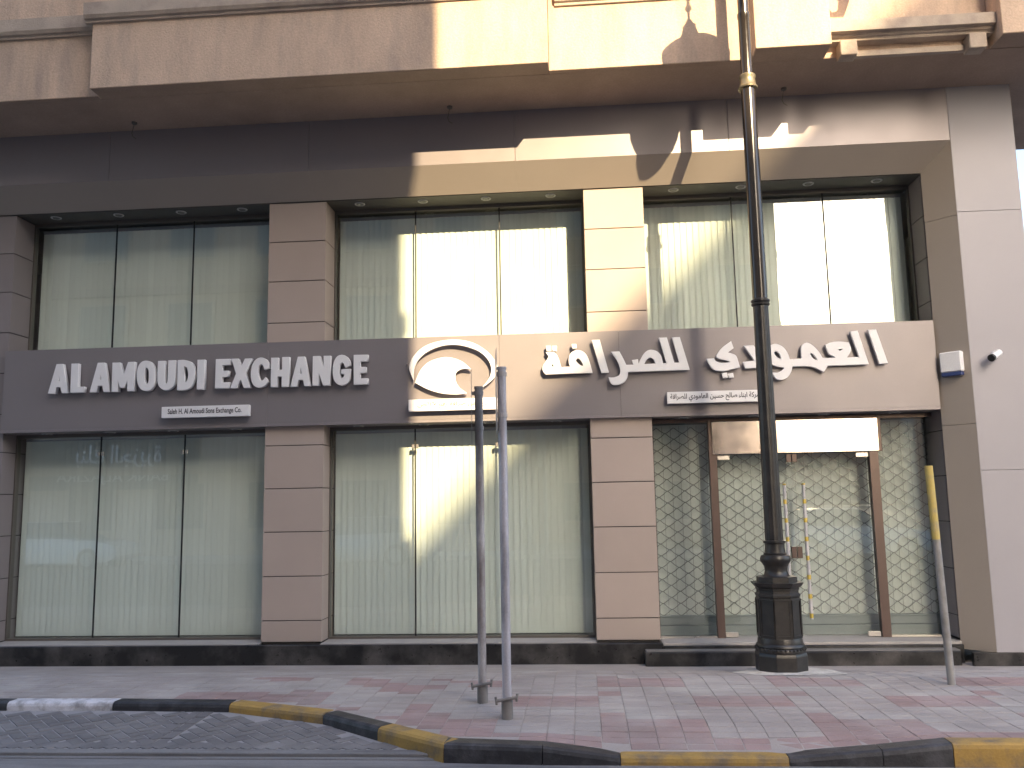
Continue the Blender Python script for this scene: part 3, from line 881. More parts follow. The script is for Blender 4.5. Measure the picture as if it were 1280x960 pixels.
# entrance: bronze posts, steel header, sidelights and two glass leaves
ZD = 0.0785
ent = thing('entrance', (2.68, YL, ZD), parent=bld)
m = MB().box(1.6290, 1.7249, YL - 0.04, YL + 0.06, ZD, 2.33).box(3.5952, 3.7049, YL - 0.04, YL + 0.06, ZD, 2.33)
m.box(1.6290, 1.6706, YL - 0.04, YL + 0.06, 2.33, 2.79).box(3.7217, 3.7563, YL - 0.04, YL + 0.06, 2.33, 2.79)
m.box(1.6706, 3.7217, YL - 0.03, YL + 0.06, 2.748, 2.79).box(0.909, 1.6290, YL - 0.03, YL + 0.05, 2.74, 2.79).box(3.7563, XI + 0.003, YL - 0.03, YL + 0.05, 2.74, 2.79)
m.box(0.909, 0.935, YL - 0.03, YL + 0.05, ZD, 2.74)
m.obj('door_frame', 'door_metal', ent, bevel=0.003)
box('header_panel', 'mirror_panel', ent, 1.6725, 3.7197, YL - 0.045, YL + 0.02, 2.332, 2.746, bevel=0.004)
for a, b in ((0.937, 1.6271), (3.7069, XI - 0.01)):
    z1 = 2.738
    MB().add([(a, YL, ZD + 0.02), (b, YL, ZD + 0.02), (b, YL, z1), (a, YL, z1)], [(0, 1, 2, 3)]).obj('sidelight_pane', 'door_glass', ent)
    box('bottom_channel', 'fitting', ent, a, b, YL - 0.015, YL + 0.015, ZD, ZD + 0.02)
for a, b, hx, hz0, hz1 in ((1.7279, 2.6442, 2.5256, 0.62, 1.95), (2.6541, 3.5922, 2.7579, 0.30, 1.95)):
    t = 0.0008
    dr = MB().add([(a, YL, ZD + 0.01), (b, YL + t, ZD + 0.01), (b, YL + t, 2.32), (a, YL, 2.32)], [(0, 1, 2, 3)]).obj('glass_door', 'door_glass', ent)
    far = a if hx - a > b - hx else b
    s = 1 if far == a else -1
    for z0, z1 in ((2.262, 2.318), (ZD + 0.008, ZD + 0.065)):
        fit = sorted((far + s * 0.005, far + s * 0.155))
        box('patch_fitting', 'fitting', dr, fit[0], fit[1], YL - 0.018, YL + 0.018, z0, z1, bevel=0.004)
    near = b if far == a else a
    lk = sorted((near - s * -0.0, near + s * -0.055)) if False else sorted((near, near + (-0.06 if far == a else 0.06)))
    box('patch_lock', 'door_metal', dr, lk[0], lk[1], YL - 0.022, YL + 0.022, 1.03, 1.17, bevel=0.004)
    box('patch_fitting', 'door_metal', dr, lk[0], lk[1], YL - 0.018, YL + 0.018, 2.215, 2.318, bevel=0.004)
    hb = MB().tube([(hx + random.uniform(-.002, .002), YL - 0.075, lerp(hz0, hz1, k / 12)) for k in range(13)], [0.020 + random.uniform(0, 0.006) for k in range(13)], seg=10)
    hb.tube([(hx, YL - 0.075, hz0 + 0.12), (hx, YL, hz0 + 0.12)], 0.011).tube([(hx, YL - 0.075, hz1 - 0.12), (hx, YL, hz1 - 0.12)], 0.011)
    hb.obj('handle', 'wrapped_handle', dr, smooth=True)

# stucco overhang of the upper floors
ZO = 6.86
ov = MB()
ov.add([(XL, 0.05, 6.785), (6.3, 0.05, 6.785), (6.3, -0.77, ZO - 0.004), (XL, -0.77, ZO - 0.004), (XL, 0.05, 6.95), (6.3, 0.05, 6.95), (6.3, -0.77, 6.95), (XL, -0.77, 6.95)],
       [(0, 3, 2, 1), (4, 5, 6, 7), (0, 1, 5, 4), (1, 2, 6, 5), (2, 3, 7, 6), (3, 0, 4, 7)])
ov.obj('soffit', 'stucco_shaded', bld)
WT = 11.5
box('soffit', 'stucco_shaded', bld, XR + 0.02, 7.4, 0.052, 2.15, 6.785, 7.6)


def stucco_wall(x0, x1, yf, z0=ZO, z1=WT):
    m = MB().box(x0, x1, yf, -0.30, z0, z1)
    MB().box(x0 + 0.012, x1 - 0.012, yf + 0.012, -0.775, z0 - 0.003, z0 + 0.02).obj('soffit', 'stucco_shaded', bld)
    return m.obj('overhang_wall', 'stucco', bld, bevel=0.006)


stucco_wall(XL, -5.823, -0.85)
stucco_wall(-5.82, -0.237, -1.05)
stucco_wall(-0.234, 2.13, -0.85)
stucco_wall(2.133, 2.98, -1.10)
stucco_wall(2.983, 4.84, -0.78)
stucco_wall(4.843, 6.3, -1.10, z0=6.87)


def cornice(x0, x1, yf, zc):
    prof = [(yf + 0.02, zc), (yf - 0.025, zc + 0.004), (yf - 0.03, zc + 0.035), (yf - 0.055, zc + 0.045), (yf - 0.075, zc + 0.085), (yf - 0.08, zc + 0.24), (yf + 0.02, zc + 0.26)]
    MB().prism(prof, 'x', x0, x1).obj('cornice', 'cornice', bld)


cornice(XL, -5.905, -0.85, 7.665)
cornice(-5.90, -0.155, -1.05, 7.70)
cornice(-0.150, 2.13, -0.85, 7.665)
# ledge on the right with two corbels
prof = [(-0.77, 6.985), (-0.90, 6.99), (-0.905, 7.02), (-0.93, 7.03), (-0.935, 7.058), (-1.0, 7.062), (-1.0, 7.19), (-0.77, 7.215)]
MB().prism(prof, 'x', 2.985, 4.838).obj('ledge', 'cornice', bld)
for a, b in ((3.12, 3.31), (4.55, 4.74)):
    box('corbel', 'cornice', bld, a, b, -0.95, -0.77, 6.80, 6.982, bevel=0.008)
MB().prism([(-0.775, 6.83), (-0.83, 6.835), (-0.83, 6.90), (-0.775, 6.93)], 'x', 3.312, 4.548).obj('ledge', 'cornice', bld)
for x, y in ((-1.53, -0.17), (-5.70, -0.20), (2.65, -0.18)):
    zz = 6.785 + 0.075 * (-y + 0.05) / 0.83
    hk = MB().lathe([(0.032, -0.018), (0.036, 0.0), (0.036, 0.02)], (x, y, zz - 0.005), seg=14)
    hk.tube([(x, y, zz), (x - 0.015, y, zz - 0.09), (x - 0.03, y, zz - 0.15), (x - 0.01, y, zz - 0.20), (x + 0.03, y, zz - 0.225)], 0.0045, seg=6)
    hk.obj('cable_outlet', 'frame_metal', bld, smooth=True)

# ================================================================== SIGN BAND
band = thing('sign_band', (-1.6, 0.24, 2.80), 'long grey-brown sign band across the shop front with raised white Latin and Arabic letters', 'sign')
bx = [-7.60, -4.0, -0.985, 0.528, 4.372]
box('sign_core', 'joint', band, -7.58, 4.36, 0.25, 0.66, 2.81, 3.89)
for a, b in zip(bx[:-1], bx[1:]):
    box('sign_panel', 'band', band, a + 0.0015, b - 0.0015, 0.24, 0.70, 2.835, 3.90, bevel=0.001)
    box('sign_lip', 'cladding', band, a + 0.0015, b - 0.0015, 0.232, 0.68, 2.80, 2.833, bevel=0.002)
for nm, me in LETTERS:
    put(bpy.data.objects.new(nm, me), band)
pins = MB()
for nm, ol in LATIN + ARABIC + LOGO:
    q = curve_outline(ol[0])
    if nm == 'logo_ring':
        pts = [(-1.63, 3.80), (-1.05, 3.45), (-2.165, 3.55)]
    elif nm == 'logo_crescent':
        pts = [(-1.75, 3.42)]
    else:
        pts = []
    for px, pz in pts:
        pins.tube([(px, 0.19, pz), (px, 0.245, pz)], 0.006, seg=6)
pins.obj('stand_off', 'fitting', band)


def name_plate(x0, x1, z0, z1, label, me):
    t = thing('name_plate', ((x0 + x1) / 2, 0.24, z0), label, 'sign')
    box('plate', 'sign_white', t, x0, x1, 0.14, 0.205, z0, z1, bevel=0.003)
    box('bracket', 'frame_metal', t, x0 + 0.1, x1 - 0.1, 0.205, 0.241, (z0 + z1) / 2 - 0.02, (z0 + z1) / 2 + 0.02)
    put(bpy.data.objects.new('lettering', me), t)


name_plate(-5.36, -4.20, 2.935, 3.080, 'white plate lettered with the English company name under the Latin letters', TXT_EN)
name_plate(-2.136, -1.01, 2.936, 3.085, 'white plate with faint Arabic licence text under the round crescent logo', TXT_MID)
name_plate(1.094, 2.27, 2.947, 3.090, 'white plate lettered with dark Arabic company name, partly behind the lamp post', TXT_AR)

# ================================================================== BLINDS
def slat_mesh(h):
    v, f = [], []
    n = 5
    for k in range(n):
        u = -0.0445 + 0.089 * k / (n - 1)
        yb = -0.004 * (1 - (u / 0.0445) ** 2)
        v += [(u, yb, 0), (u, yb, h)]
    for k in range(n - 1):
        f.append((2 * k, 2 * k + 2, 2 * k + 3, 2 * k + 1))
    return MB().add(v, f).data('slat', 'blind_fabric', smooth=True)


def blind(x0, x1, z0, z1, label, YG=YG):
    t = thing('vertical_blind', ((x0 + x1) / 2, YG + 0.14, z0), label, 'blind', 'vertical blinds behind the shop windows')
    box('headrail', 'cladding_light', t, x0, x1, YG + 0.12, YG + 0.16, z1, z1 + 0.04)
    me = slat_mesh(z1 - z0)
    n = int((x1 - x0) / 0.081)
    for k in range(n):
        x = x0 + (k + 0.5) * (x1 - x0) / n
        inst('slat', me, (x + random.uniform(-0.002, 0.002), YG + 0.14, z0), t, rz=math.radians(9.0 + random.uniform(-2.2, 2.2)))


blind(-7.56, -4.08, 3.90, 5.70, 'pale vertical blind behind the upper left window, in shade')
blind(-3.23, 0.10, 3.90, 5.70, 'sunlit pale vertical blind behind the upper middle window above the logo')
blind(0.94, 4.34, 3.90, 5.70, 'pale vertical blind behind the upper right window beside the bright sky reflection')
blind(-7.56, -4.08, 0.13, 2.72, 'pale green vertical blind behind the lower left window below the Latin letters', YG=YL)
blind(-3.23, 0.10, 0.13, 2.72, 'pale vertical blind behind the lower middle window behind the two bare posts', YG=YL)

# ================================================================== SECURITY GRILLE behind the entrance glass
gr = thing('security_grille', (2.65, YL + 0.2, 0.08), 'grey roller security grille of wavy bars behind the entrance glass', 'grille')
GY = YL + 0.20
box('backing_curtain', 'grille_back', gr, 0.94, XI, GY + 0.05, GY + 0.06, 0.08, 2.74)
GP, GR = 0.222, 0.0742
nx = int((XI - 0.94) / (GP / 12)) + 1
for k in range(33):
    z = 0.36 + GR * k
    if z > 2.72:
        break
    pts = []
    for i in range(nx):
        x = 0.95 + i * GP / 12
        ph = 2 * math.pi * x / GP + (math.pi if k % 2 else 0)
        pts.append((x, GY + 0.004 * math.cos(ph), z + 0.0335 * math.cos(ph) + 0.0035 * math.cos(3 * ph) + 0.003 * math.cos(2 * ph)))
    MB().tube(pts, 0.0055, seg=5).obj('wavy_bar', 'grille', gr, smooth=True)
x = 0.96
while x < XI - 0.02:
    MB().tube([(x, GY + 0.016, 0.33), (x, GY + 0.016, 2.72)], 0.0024, seg=5).obj('upright_rod', 'grille', gr)
    x += GP / 2
m = MB().box(0.94, XI, GY - 0.02, GY + 0.03, 0.082, 0.20).box(0.94, XI, GY - 0.012, GY + 0.03, 0.205, 0.30).box(0.94, XI, GY - 0.02, GY + 0.03, 0.30, 0.325)
m.obj('bottom_rail', 'grille_rail', gr, bevel=0.004)

# ================================================================== DOWNLIGHTS
ORD = ['first', 'second', 'third', 'fourth']
dl_trim = MB().lathe([(0.048, 0.0), (0.052, -0.008), (0.066, -0.010), (0.070, -0.004), (0.070, 0.002)], (0, 0, 0), seg=20).data('trim', 'downlight_trim', smooth=True)
dl_lens = MB().lathe([(0.020, -0.0125), (0.044, -0.0115), (0.046, 0.0)], (0, 0, 0), seg=18).data('lens', 'downlight_lens', smooth=True)
for zz, yy, where, sets in ((ZS, 0.47, 'above the upper', [[-7.14, -6.24, -5.35, -4.49], [-2.86, -2.0, -1.15, -0.29], [1.32, 2.19, 3.05, 3.91]]),
                            (2.80, 0.47, 'under the sign band over the lower', [[-7.10, -6.22, -5.35, -4.49], [-2.86, -2.0, -1.15, -0.29], [1.32, 2.19, 3.05, 3.91]])):
    for xsx, wn_ in zip(sets, ('left window', 'middle window', 'right window' if zz > 3 else 'entrance')):
        for k, x in enumerate(xsx):
            w2 = wn_ if not (zz < 3 and wn_ == 'entrance') else 'entrance'
            loc = where + ' ' + w2 if w2 != 'entrance' else 'under the sign band over the entrance'
            t = thing('downlight', (x, yy, zz), 'round downlight ' + loc + ', ' + ORD[k] + ' from left', 'downlight', 'recessed downlights along the shop front')
            inst('trim', dl_trim, (x, yy, zz), t)
            inst('lens', dl_lens, (x, yy, zz), t)

# ================================================================== STREET LAMP
LX, LY = 1.985, -1.25
LZ = pav(LX, LY) + 0.02
lamp = thing('street_lamp', (LX, LY, LZ), 'tall black cast-iron street lamp with panelled base in front of the entrance', 'street lamp')
ph8 = math.pi / 8
MB().lathe([(0.262, -0.02), (0.262, 0.17), (0.25, 0.20)], (LX, LY, LZ), seg=8, phase=ph8).obj('base_block', 'iron', lamp, bevel=0.006)
ring = [(0.245, 0.20), (0.25, 0.215), (0.245, 0.235), (0.235, 0.245), (0.243, 0.255), (0.24, 0.27), (0.225, 0.285), (0.222, 0.32), (0.215, 0.34)]
MB().lathe(ring, (LX, LY, LZ), seg=32).obj('base_moulding', 'iron', lamp, smooth=True)
beads = MB()
for k in range(36):
    a = 2 * math.pi * k / 36
    beads.lathe([(0.004, -0.013), (0.012, -0.006), (0.012, 0.006), (0.004, 0.013)], (LX + 0.247 * math.cos(a), LY + 0.247 * math.sin(a), LZ + 0.235), seg=6)
tag(beads.obj('bead_ring', 'iron', lamp, smooth=True), kind='stuff')
col_ = MB().lathe([(0.226, 0.34), (0.220, 0.74)], (LX, LY, LZ), seg=8, phase=ph8).obj('panelled_column', 'iron', lamp)
for k in range(8):                                   # raised panel borders on each face
    a = 2 * math.pi * k / 8
    n_ = Vector((math.cos(a), math.sin(a), 0))
    t_ = Vector((-math.sin(a), math.cos(a), 0))
    cc = Vector((LX, LY, LZ)) + n_ * (0.223 * math.cos(ph8) + 0.001)
    pb = MB()
    hw = 0.073
    for s in (-1, 1):
        pb.obox(cc + t_ * s * hw + Vector((0, 0, 0.54)), t_ * 0.008, n_ * 0.008, Vector((0, 0, 0.185)))
    for z_ in (0.363, 0.717):
        pb.obox(cc + Vector((0, 0, z_)), t_ * (hw - 0.009), n_ * 0.008, Vector((0, 0, 0.008)))
    pb.obj('panel_border', 'iron', col_)
MB().lathe([(0.215, 0.74), (0.226, 0.75), (0.226, 0.77), (0.212, 0.785), (0.212, 0.81), (0.222, 0.82), (0.222, 0.832)], (LX, LY, LZ), seg=8, phase=ph8).obj('neck_moulding', 'iron', lamp)
MB().lathe([(0.215, 0.832), (0.235, 0.845), (0.262, 0.875), (0.268, 0.888), (0.205, 0.892), (0.205, 0.945), (0.15, 0.948)], (LX, LY, LZ), seg=8, phase=ph8).obj('flared_cap', 'iron', lamp)
MB().lathe([(0.145, 0.947), (0.122, 0.965), (0.112, 1.00), (0.118, 1.045), (0.135, 1.075), (0.152, 1.10), (0.155, 1.125), (0.142, 1.155), (0.115, 1.165),
            (0.117, 1.18), (0.105, 1.185), (0.097, 1.24), (0.098, 1.275), (0.113, 1.285), (0.113, 1.305), (0.098, 1.31)], (LX, LY, LZ), seg=28).obj('vase', 'iron', lamp, smooth=True)


def fluted(r0, r1, z0, z1, n=14):
    seg = n * 4
    v, f = [], []
    st = 14
    for i in range(st + 1):
        t = i / st
        r = lerp(r0, r1, t)
        for k in range(seg):
            a = 2 * math.pi * k / seg
            rr = r * (1.0 - 0.055 * (0.5 - 0.5 * math.cos(a * n)))
            v.append((LX + rr * math.cos(a), LY + rr * math.sin(a), LZ + lerp(z0, z1, t)))
    for i in range(st):
        for k in range(seg):
            k2 = (k + 1) % seg
            f.append((i * seg + k, i * seg + k2, (i + 1) * seg + k2, (i + 1) * seg + k))
    return MB().add(v, f)


fluted(0.094, 0.080, 1.31, 3.80).obj('fluted_shaft', 'iron', lamp, smooth=True)
MB().lathe([(0.082, 3.79), (0.096, 3.80), (0.098, 3.815), (0.088, 3.825), (0.100, 3.84), (0.100, 3.855), (0.082, 3.87)], (LX, LY, LZ), seg=28).obj('collar', 'iron', lamp, smooth=True)
MB().lathe([(0.081, 3.87), (0.080, 5.2), (0.078, 6.27)], (LX, LY, LZ), seg=32).obj('upper_shaft', 'bronze', lamp, smooth=True)
MB().lathe([(0.080, 6.255), (0.105, 6.265), (0.108, 6.28), (0.092, 6.30), (0.085, 6.35), (0.083, 6.38), (0.092, 6.40), (0.092, 6.415), (0.078, 6.43)], (LX, LY, LZ), seg=28).obj('brass_collar', 'brass', lamp, smooth=True)
MB().lathe([(0.066, 6.43), (0.066, 7.10), (0.072, 7.11), (0.072, 7.16), (0.062, 7.17), (0.060, 8.6), (0.075, 8.62), (0.07, 8.7), (0.02, 8.8), (0.005, 9.0)], (LX, LY, LZ), seg=28).obj('top_shaft', 'bronze', lamp, smooth=True)
# arm over the road with a bell-roofed lantern, and a scrolled bracket along the street
NX, NY = 1.97, -2.10
arm = []
for k in range(13):
    t = k / 12
    arm.append((lerp(LX, NX, t), lerp(LY - 0.05, NY, t), LZ + 8.35 + 0.25 * math.sin(math.pi * t) - 0.05 * t))
MB().tube(arm, 0.03, seg=8).obj('lamp_arm', 'iron', lamp, smooth=True)
LT = LZ + 8.30
lant = [(0.012, 0.02), (0.018, -0.06), (0.035, -0.09), (0.035, -0.12), (0.014, -0.15), (0.014, -0.24), (0.03, -0.26), (0.045, -0.30), (0.075, -0.33), (0.07, -0.36),
        (0.10, -0.45), (0.16, -0.52), (0.26, -0.56), (0.31, -0.60), (0.31, -0.68)]
MB().lathe(lant[::-1], (NX, NY, LT), seg=28).obj('lantern_roof', 'iron', lamp, smooth=True)
globe = [(0.05, -1.17), (0.13, -1.13), (0.21, -1.04), (0.26, -0.92), (0.29, -0.80), (0.29, -0.68)]
MB().lathe(globe, (NX, NY, LT), seg=28).obj('lantern_globe', 'downlight_lens', lamp, smooth=True)
sc = [(LX + 0.05, LY, LZ + 8.2), (LX + 0.5, LY, LZ + 8.38), (LX + 1.0, LY, LZ + 8.32), (LX + 1.35, LY, LZ + 8.05), (LX + 1.47, LY, LZ + 7.78), (LX + 1.42, LY, LZ + 7.62), (LX + 1.30, LY, LZ + 7.62), (LX + 1.26, LY, LZ + 7.72)]
MB().tube(sc, [0.03, 0.035, 0.045, 0.055, 0.065, 0.05, 0.035, 0.015], seg=8).obj('scroll_bracket', 'iron', lamp, smooth=True)
foot = MB()
rings = [(0.56, 0.004), (0.44, 0.020), (0.33, 0.032), (0.20, 0.034)]
for r, dz in rings:
    for k in range(20):
        a = 2 * math.pi * k / 20
        rr = r * (1 + random.uniform(-0.12, 0.12) * (r > 0.3))
        x, y = LX + 0.06 + rr * math.cos(a), LY + rr * 0.8 * math.sin(a)
        foot.v.append((x, y, pav(x, y) + dz if r > 0.5 else lerp(pav(x, y), LZ - 0.02, 0.5) + dz))
for i in range(3):
    for k in range(20):
        foot.f.append((i * 20 + k, i * 20 + (k + 1) % 20, (i + 1) * 20 + (k + 1) % 20, (i + 1) * 20 + k))
foot.f.append(tuple(range(60, 80)))
foot.m = [0] * len(foot.f)
foot.obj('concrete_pad', 'pad', lamp)

# ================================================================== BARE SIGN POSTS
def sign_post(name, x, y, r, z1, plate_x, pz0, pz1, ang, m, label, lean=0.0):
    z0 = pav(x, y)
    t = thing(name, (x, y, z0), label, 'sign post', 'bare galvanised posts near the kerb')
    MB().lathe([(r, 0.14), (r, z1 - z0 - 0.02), (r + 0.004, z1 - z0 - 0.02), (r + 0.004, z1 - z0)], (x, y, z0), seg=20).obj('post', m, t, smooth=True)
    MB().lathe([(r + 0.010, -0.03), (r + 0.010, 0.15), (r + 0.002, 0.152)], (x, y, z0), seg=20).obj('sleeve', 'pipe_concrete', t, smooth=True)
    bl = MB().tube([(x - 0.085, y - r - 0.012, z0 + 0.142), (x + 0.085, y - r - 0.012, z0 + 0.172)], 0.013, seg=8)
    for s in (-1, 1):
        bl.tube([(x + s * 0.078, y - r - 0.012, z0 + 0.155 + s * 0.013 - 0.028), (x + s * 0.085, y - r - 0.012, z0 + 0.157 + s * 0.013 + 0.03)], 0.010, seg=8)
    bl.obj('clamp_bolt', 'pipe_concrete', t, smooth=True)
    d = Vector((math.sin(ang), math.cos(ang), 0))
    n_ = Vector((d.y, -d.x, 0))
    pc = Vector((plate_x, y, (pz0 + pz1) / 2)) + d * 0.18
    MB().obox(pc, d * 0.30, n_ * 0.0025, Vector((0, 0, (pz1 - pz0) / 2))).obj('sign_plate', 'plate_metal', t)
    for z in (z1 - 0.06, pz0 + 0.14):
        br = MB().lathe([(r + 0.006, -0.018), (r + 0.007, 0.018)], (x, y, z), seg=18)
        br.box(plate_x + 0.003, x - r, y - 0.012, y + 0.012, z - 0.015, z + 0.015)
        br.obj('bracket', 'galvanised_rusty', t)
    return t


sign_post('sign_post', -0.885, -2.93, 0.036, 2.815, -0.950, 2.30, 2.965, math.radians(-7.2), 'galvanised_rusty', 'shorter, rustier of the two bare posts, with a sign plate seen edge-on')
sign_post('sign_post', -0.628, -3.47, 0.036, 2.90, -0.672, 2.36, 3.04, math.radians(-6.5), 'galvanised', 'taller, greyer of the two bare posts, nearer the kerb, sign plate almost edge-on')

# leaning-looking pipe with a yellow head, right of the entrance
px, py = 3.257, -2.23
pz = pav(px, py)
pole = thing('bollard_pipe', (px, py, pz), 'slender grey pipe with faded yellow top standing right of the entrance', 'pole')
top = Vector((3.211, -2.23, 2.05))
b0 = Vector((px, py, pz - 0.02))
MB().tube([b0, lerp(b0, top, 0.66)], [0.034, 0.0345], seg=16).obj('pipe', 'pole_grey', pole, smooth=True)
MB().tube([lerp(b0, top, 0.66), lerp(b0, top, 0.985), top], [0.035, 0.036, 0.036], seg=16).obj('painted_head', 'pole_yellow', pole, smooth=True)

# ================================================================== ALARM BOX AND CAMERA on the right-hand frame
n_ = Vector((-0.27, -0.275, 0)).normalized()
t_ = Vector((n_.y, -n_.x, 0)) * -1
if t_.x < 0:
    t_ = -t_
ac = Vector(((4.659 + XI) / 2, YI / 2, 3.33)) + n_ * 0.045
al = thing('alarm_box', (ac.x, ac.y, 3.18), 'white alarm sounder box with dark blue lower edge on the splayed frame', 'alarm box')
MB().obox(ac + Vector((0, 0, 0.025)), t_ * 0.125, n_ * 0.045, Vector((0, 0, 0.122))).obj('housing', 'alarm_white', al, bevel=0.012)
MB().obox(ac + Vector((0, 0, -0.122)), t_ * 0.118, n_ * 0.042, Vector((0, 0, 0.024))).obj('lens', 'alarm_blue', al, bevel=0.008)

cc = thing('security_camera', (4.93, -0.001, 3.40), 'small white bullet security camera on the right-hand cladding panel', 'camera')
MB().tube([(4.95, 0.0, 3.415), (4.95, -0.025, 3.415)], 0.045, seg=18).obj('mount', 'cctv_white', cc, smooth=True)
MB().tube([(4.95, -0.02, 3.415), (4.93, -0.07, 3.40)], 0.014, seg=10).obj('arm', 'cctv_white', cc, smooth=True)
d = Vector((-0.75, -0.5, -0.42)).normalized()
c0 = Vector((4.96, -0.075, 3.425))
MB().tube([c0, c0 + d * 0.15], 0.042, seg=18).obj('body', 'cctv_white', cc, smooth=True)
MB().tube([c0 + d * 0.151, c0 + d * 0.185], [0.043, 0.043], seg=18).obj('lens_hood', 'black_seal', cc, smooth=True)

# ================================================================== ACROSS THE STREET (seen in the glass or shading the front, one only added for shade)
def far_building(name, label, x0, x1, y0, y1, h, m, cols, rows, skew=0.0):
    t = thing(name, ((x0 + x1) / 2, y1, 0.1), label, 'building')
    v = [(x0 - skew, y0, 0), (x1, y0, 0), (x1, y1, 0), (x0, y1, 0), (x0 - skew, y0, h), (x1, y0, h), (x1, y1, h), (x0, y1, h)]
    MB().add(v, [(0, 3, 2, 1), (4, 5, 6, 7), (0, 1, 5, 4), (1, 2, 6, 5), (2, 3, 7, 6), (3, 0, 4, 7)]).obj('wall', m, t)
    w = (x1 - x0) / cols
    fm = MB().box(-w * 0.28, w * 0.28, -0.02, 0.12, -0.85, 0.85)
    fmd = fm.data('window', 'cornice')
    gmd = MB().add([(-w * 0.25, 0.125, -0.78), (w * 0.25, 0.125, -0.78), (w * 0.25, 0.125, 0.78), (-w * 0.25, 0.125, 0.78)], [(3, 2, 1, 0)]).data('pane', 'far_glass')
    fh = h / rows
    for r in range(rows):
        for c in range(cols):
            lx, lz = x0 + (c + 0.5) * w, (r + 0.55) * fh
            wi = inst('window', fmd, (lx, y1, lz), t)
            inst('pane', gmd, (lx, y1, lz), wi)
        box('storey_band', 'far_brown', t, x0, x1, y1 + 0.001, y1 + 0.18, (r + 1) * fh - 0.35, (r + 1) * fh - 0.05)
    return t


far_building('apartment_block', 'tall beige block across the road, mirrored in the left-hand windows', -62.0, -2.5, -24.9, -18.0, 33.0, 'far_beige', 18, 10)
far_building('corner_block', 'tall brown block on the side-road corner, mirrored left of the bright sky', -12.0, 8.76, -44.0, -25.0, 34.0, 'far_brown', 6, 11)
far_building('office_block', 'tall grey block down the side road, mirrored right of the bright sky', 44.5, 64.0, -102.0, -75.0, 57.1, 'far_grey', 6, 17, skew=3.24)


far_building('shop_row', 'low brown row of shops far down the side road, mirrored in the entrance doors', 24.0, 90.0, -150.0, -140.0, 9.2, 'far_brown', 14, 2)

far_building('added_shade_block', 'unseen broad beige block added to cut light on the shop front', 27.0, 75.0, -60.0, -36.0, 30.0, 'far_beige', 14, 9)  # out-of-view block added only to darken the left of the front
far_building('storage_block', 'plain brown block at the far right of the side road, mirrored beside the entrance', 51.0, 92.0, -139.0, -128.0, 19.0, 'far_brown', 9, 5)

# a dark shop sign across the road, its white letters faintly mirrored in the lower left window
fs = thing('shop_sign', (-17.5, -17.9, 2.5), 'dark shop sign with white letters across the road, mirrored in the lower left window', 'sign')
box('board', 'far_sign', fs, -21.0, -13.5, -17.99, -17.86, 2.45, 4.25)
for me in FAR_TXT:
    put(bpy.data.objects.new('lettering', me), fs)


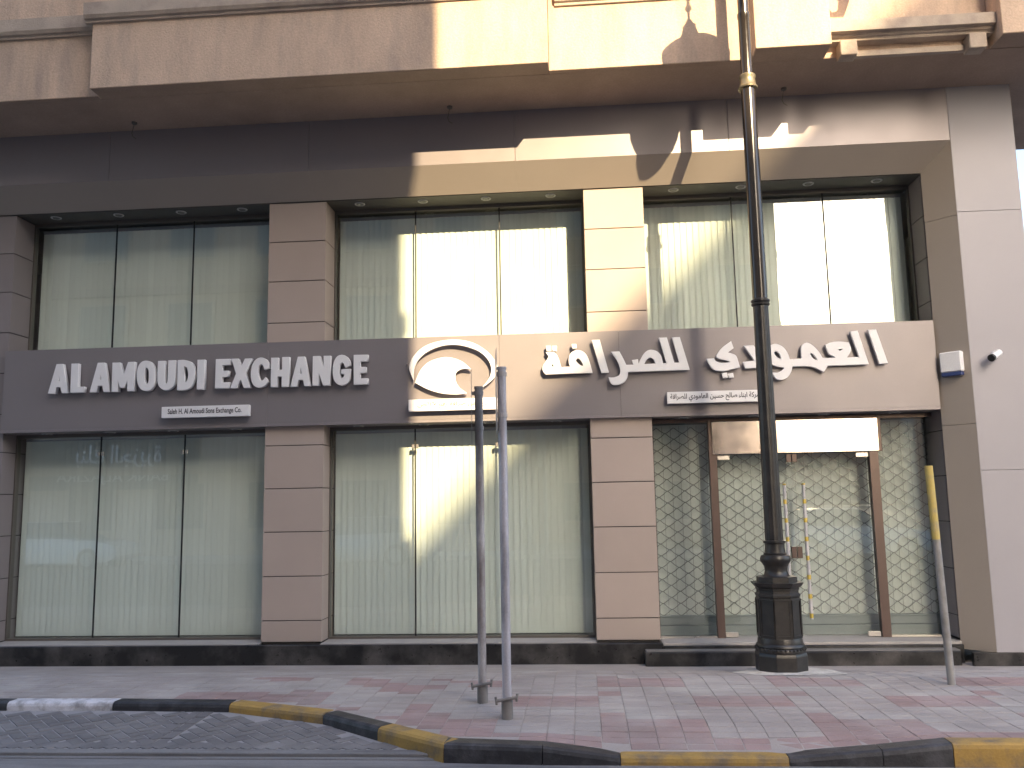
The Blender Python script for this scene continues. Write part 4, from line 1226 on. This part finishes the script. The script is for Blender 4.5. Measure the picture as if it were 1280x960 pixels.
def car(x, y, rz, paint, label):
    t = thing('parked_car', (x, y, -0.04), label, 'car', 'cars parked across the road')
    M = Matrix.Translation((x, y, -0.04)) @ Matrix.Rotation(rz, 4, 'Z')

    def part(name, mbx, m, parent=t, smooth=False):
        mbx.v = [tuple(M @ Vector(q)) for q in mbx.v]
        return mbx.obj(name, m, parent, smooth=smooth)
    st = [(-2.2, 0.45, 0.62, 0.78), (-2.1, 0.28, 0.90, 0.84), (-1.5, 0.22, 0.98, 0.88), (-0.6, 0.20, 0.95, 0.89), (0.7, 0.20, 0.93, 0.89), (1.5, 0.22, 0.86, 0.87), (2.0, 0.26, 0.76, 0.82), (2.2, 0.42, 0.62, 0.74)]
    b = MB()
    for xs_, zb, zt, w in st:
        b.v += [(xs_, -w, zb), (xs_, -w - 0.01, (zb + zt) / 2), (xs_, -w + 0.08, zt), (xs_, w - 0.08, zt), (xs_, w + 0.01, (zb + zt) / 2), (xs_, w, zb)]
    for i in range(len(st) - 1):
        for k in range(6):
            k2 = (k + 1) % 6
            b.f.append((i * 6 + k, i * 6 + k2, i * 6 + 6 + k2, i * 6 + 6 + k))
    b.f += [tuple(range(6)), tuple(range(len(b.v) - 6, len(b.v)))[::-1]]
    b.m = [0] * len(b.f)
    body = part('body', b, paint, smooth=True)
    g = MB()
    cab = [(-1.95, 0.93, 0.80), (-1.35, 1.38, 0.62), (-0.9, 1.43, 0.60), (0.2, 1.42, 0.60), (1.05, 0.90, 0.78)]
    for xs_, z, w in cab:
        g.v += [(xs_, -w, z), (xs_, w, z)]
    for xs_, z, w in cab:
        g.v += [(xs_, -0.82, 0.88), (xs_, 0.82, 0.88)]
    n = len(cab)
    for i in range(n - 1):
        g.f += [(2 * i, 2 * i + 1, 2 * i + 3, 2 * i + 2), (2 * i, 2 * i + 2, 2 * n + 2 * i + 2, 2 * n + 2 * i), (2 * i + 1, 2 * n + 2 * i + 1, 2 * n + 2 * i + 3, 2 * i + 3)]
    g.m = [0] * len(g.f)
    part('windows', g, 'far_glass')
    rf = MB()
    for xs_, z, w in cab[1:4]:
        rf.v += [(xs_, -w - 0.01, z), (xs_, w + 0.01, z), (xs_, w - 0.06, z + 0.03), (xs_, -w + 0.06, z + 0.03)]
    for i in range(2):
        rf.f += [(4 * i + k, 4 * i + (k + 1) % 4, 4 * i + 4 + (k + 1) % 4, 4 * i + 4 + k) for k in range(4)]
    rf.f += [(0, 1, 2, 3), (8, 9, 10, 11)]
    rf.m = [0] * len(rf.f)
    part('roof', rf, paint)
    for sx_ in (-1.35, 1.35):
        for sy_ in (-0.83, 0.83):
            w_ = part('wheel', MB().tube([(sx_, sy_ - 0.1, 0.32), (sx_, sy_ + 0.1, 0.32)], 0.32, seg=20), 'tyre')
            part('rim', MB().tube([(sx_, sy_ + math.copysign(0.102, sy_), 0.32), (sx_, sy_ + math.copysign(0.106, sy_), 0.32)], 0.21, seg=18), 'car_silver', w_)
    for s in (-1, 1):
        part('headlight', MB().obox((2.1, s * 0.62, 0.66), (0.06, 0, 0), (0, 0.15, 0), (0, 0, 0.06)), 'car_lamp', body)


car(-16.2, -14.4, 0.0, 'car_white', 'white saloon car across the road, mirrored in the lower left window')
car(-6.8, -14.5, math.pi, 'car_silver', 'silver saloon car across the road, mirrored in the lower middle window')
car(7.8, -14.6, 0.0, 'car_white', 'white saloon car across the road, mirrored in the entrance doors')
car(13.6, -14.5, 0.0, 'car_dark', 'dark saloon car across the road, right of the entrance reflection')
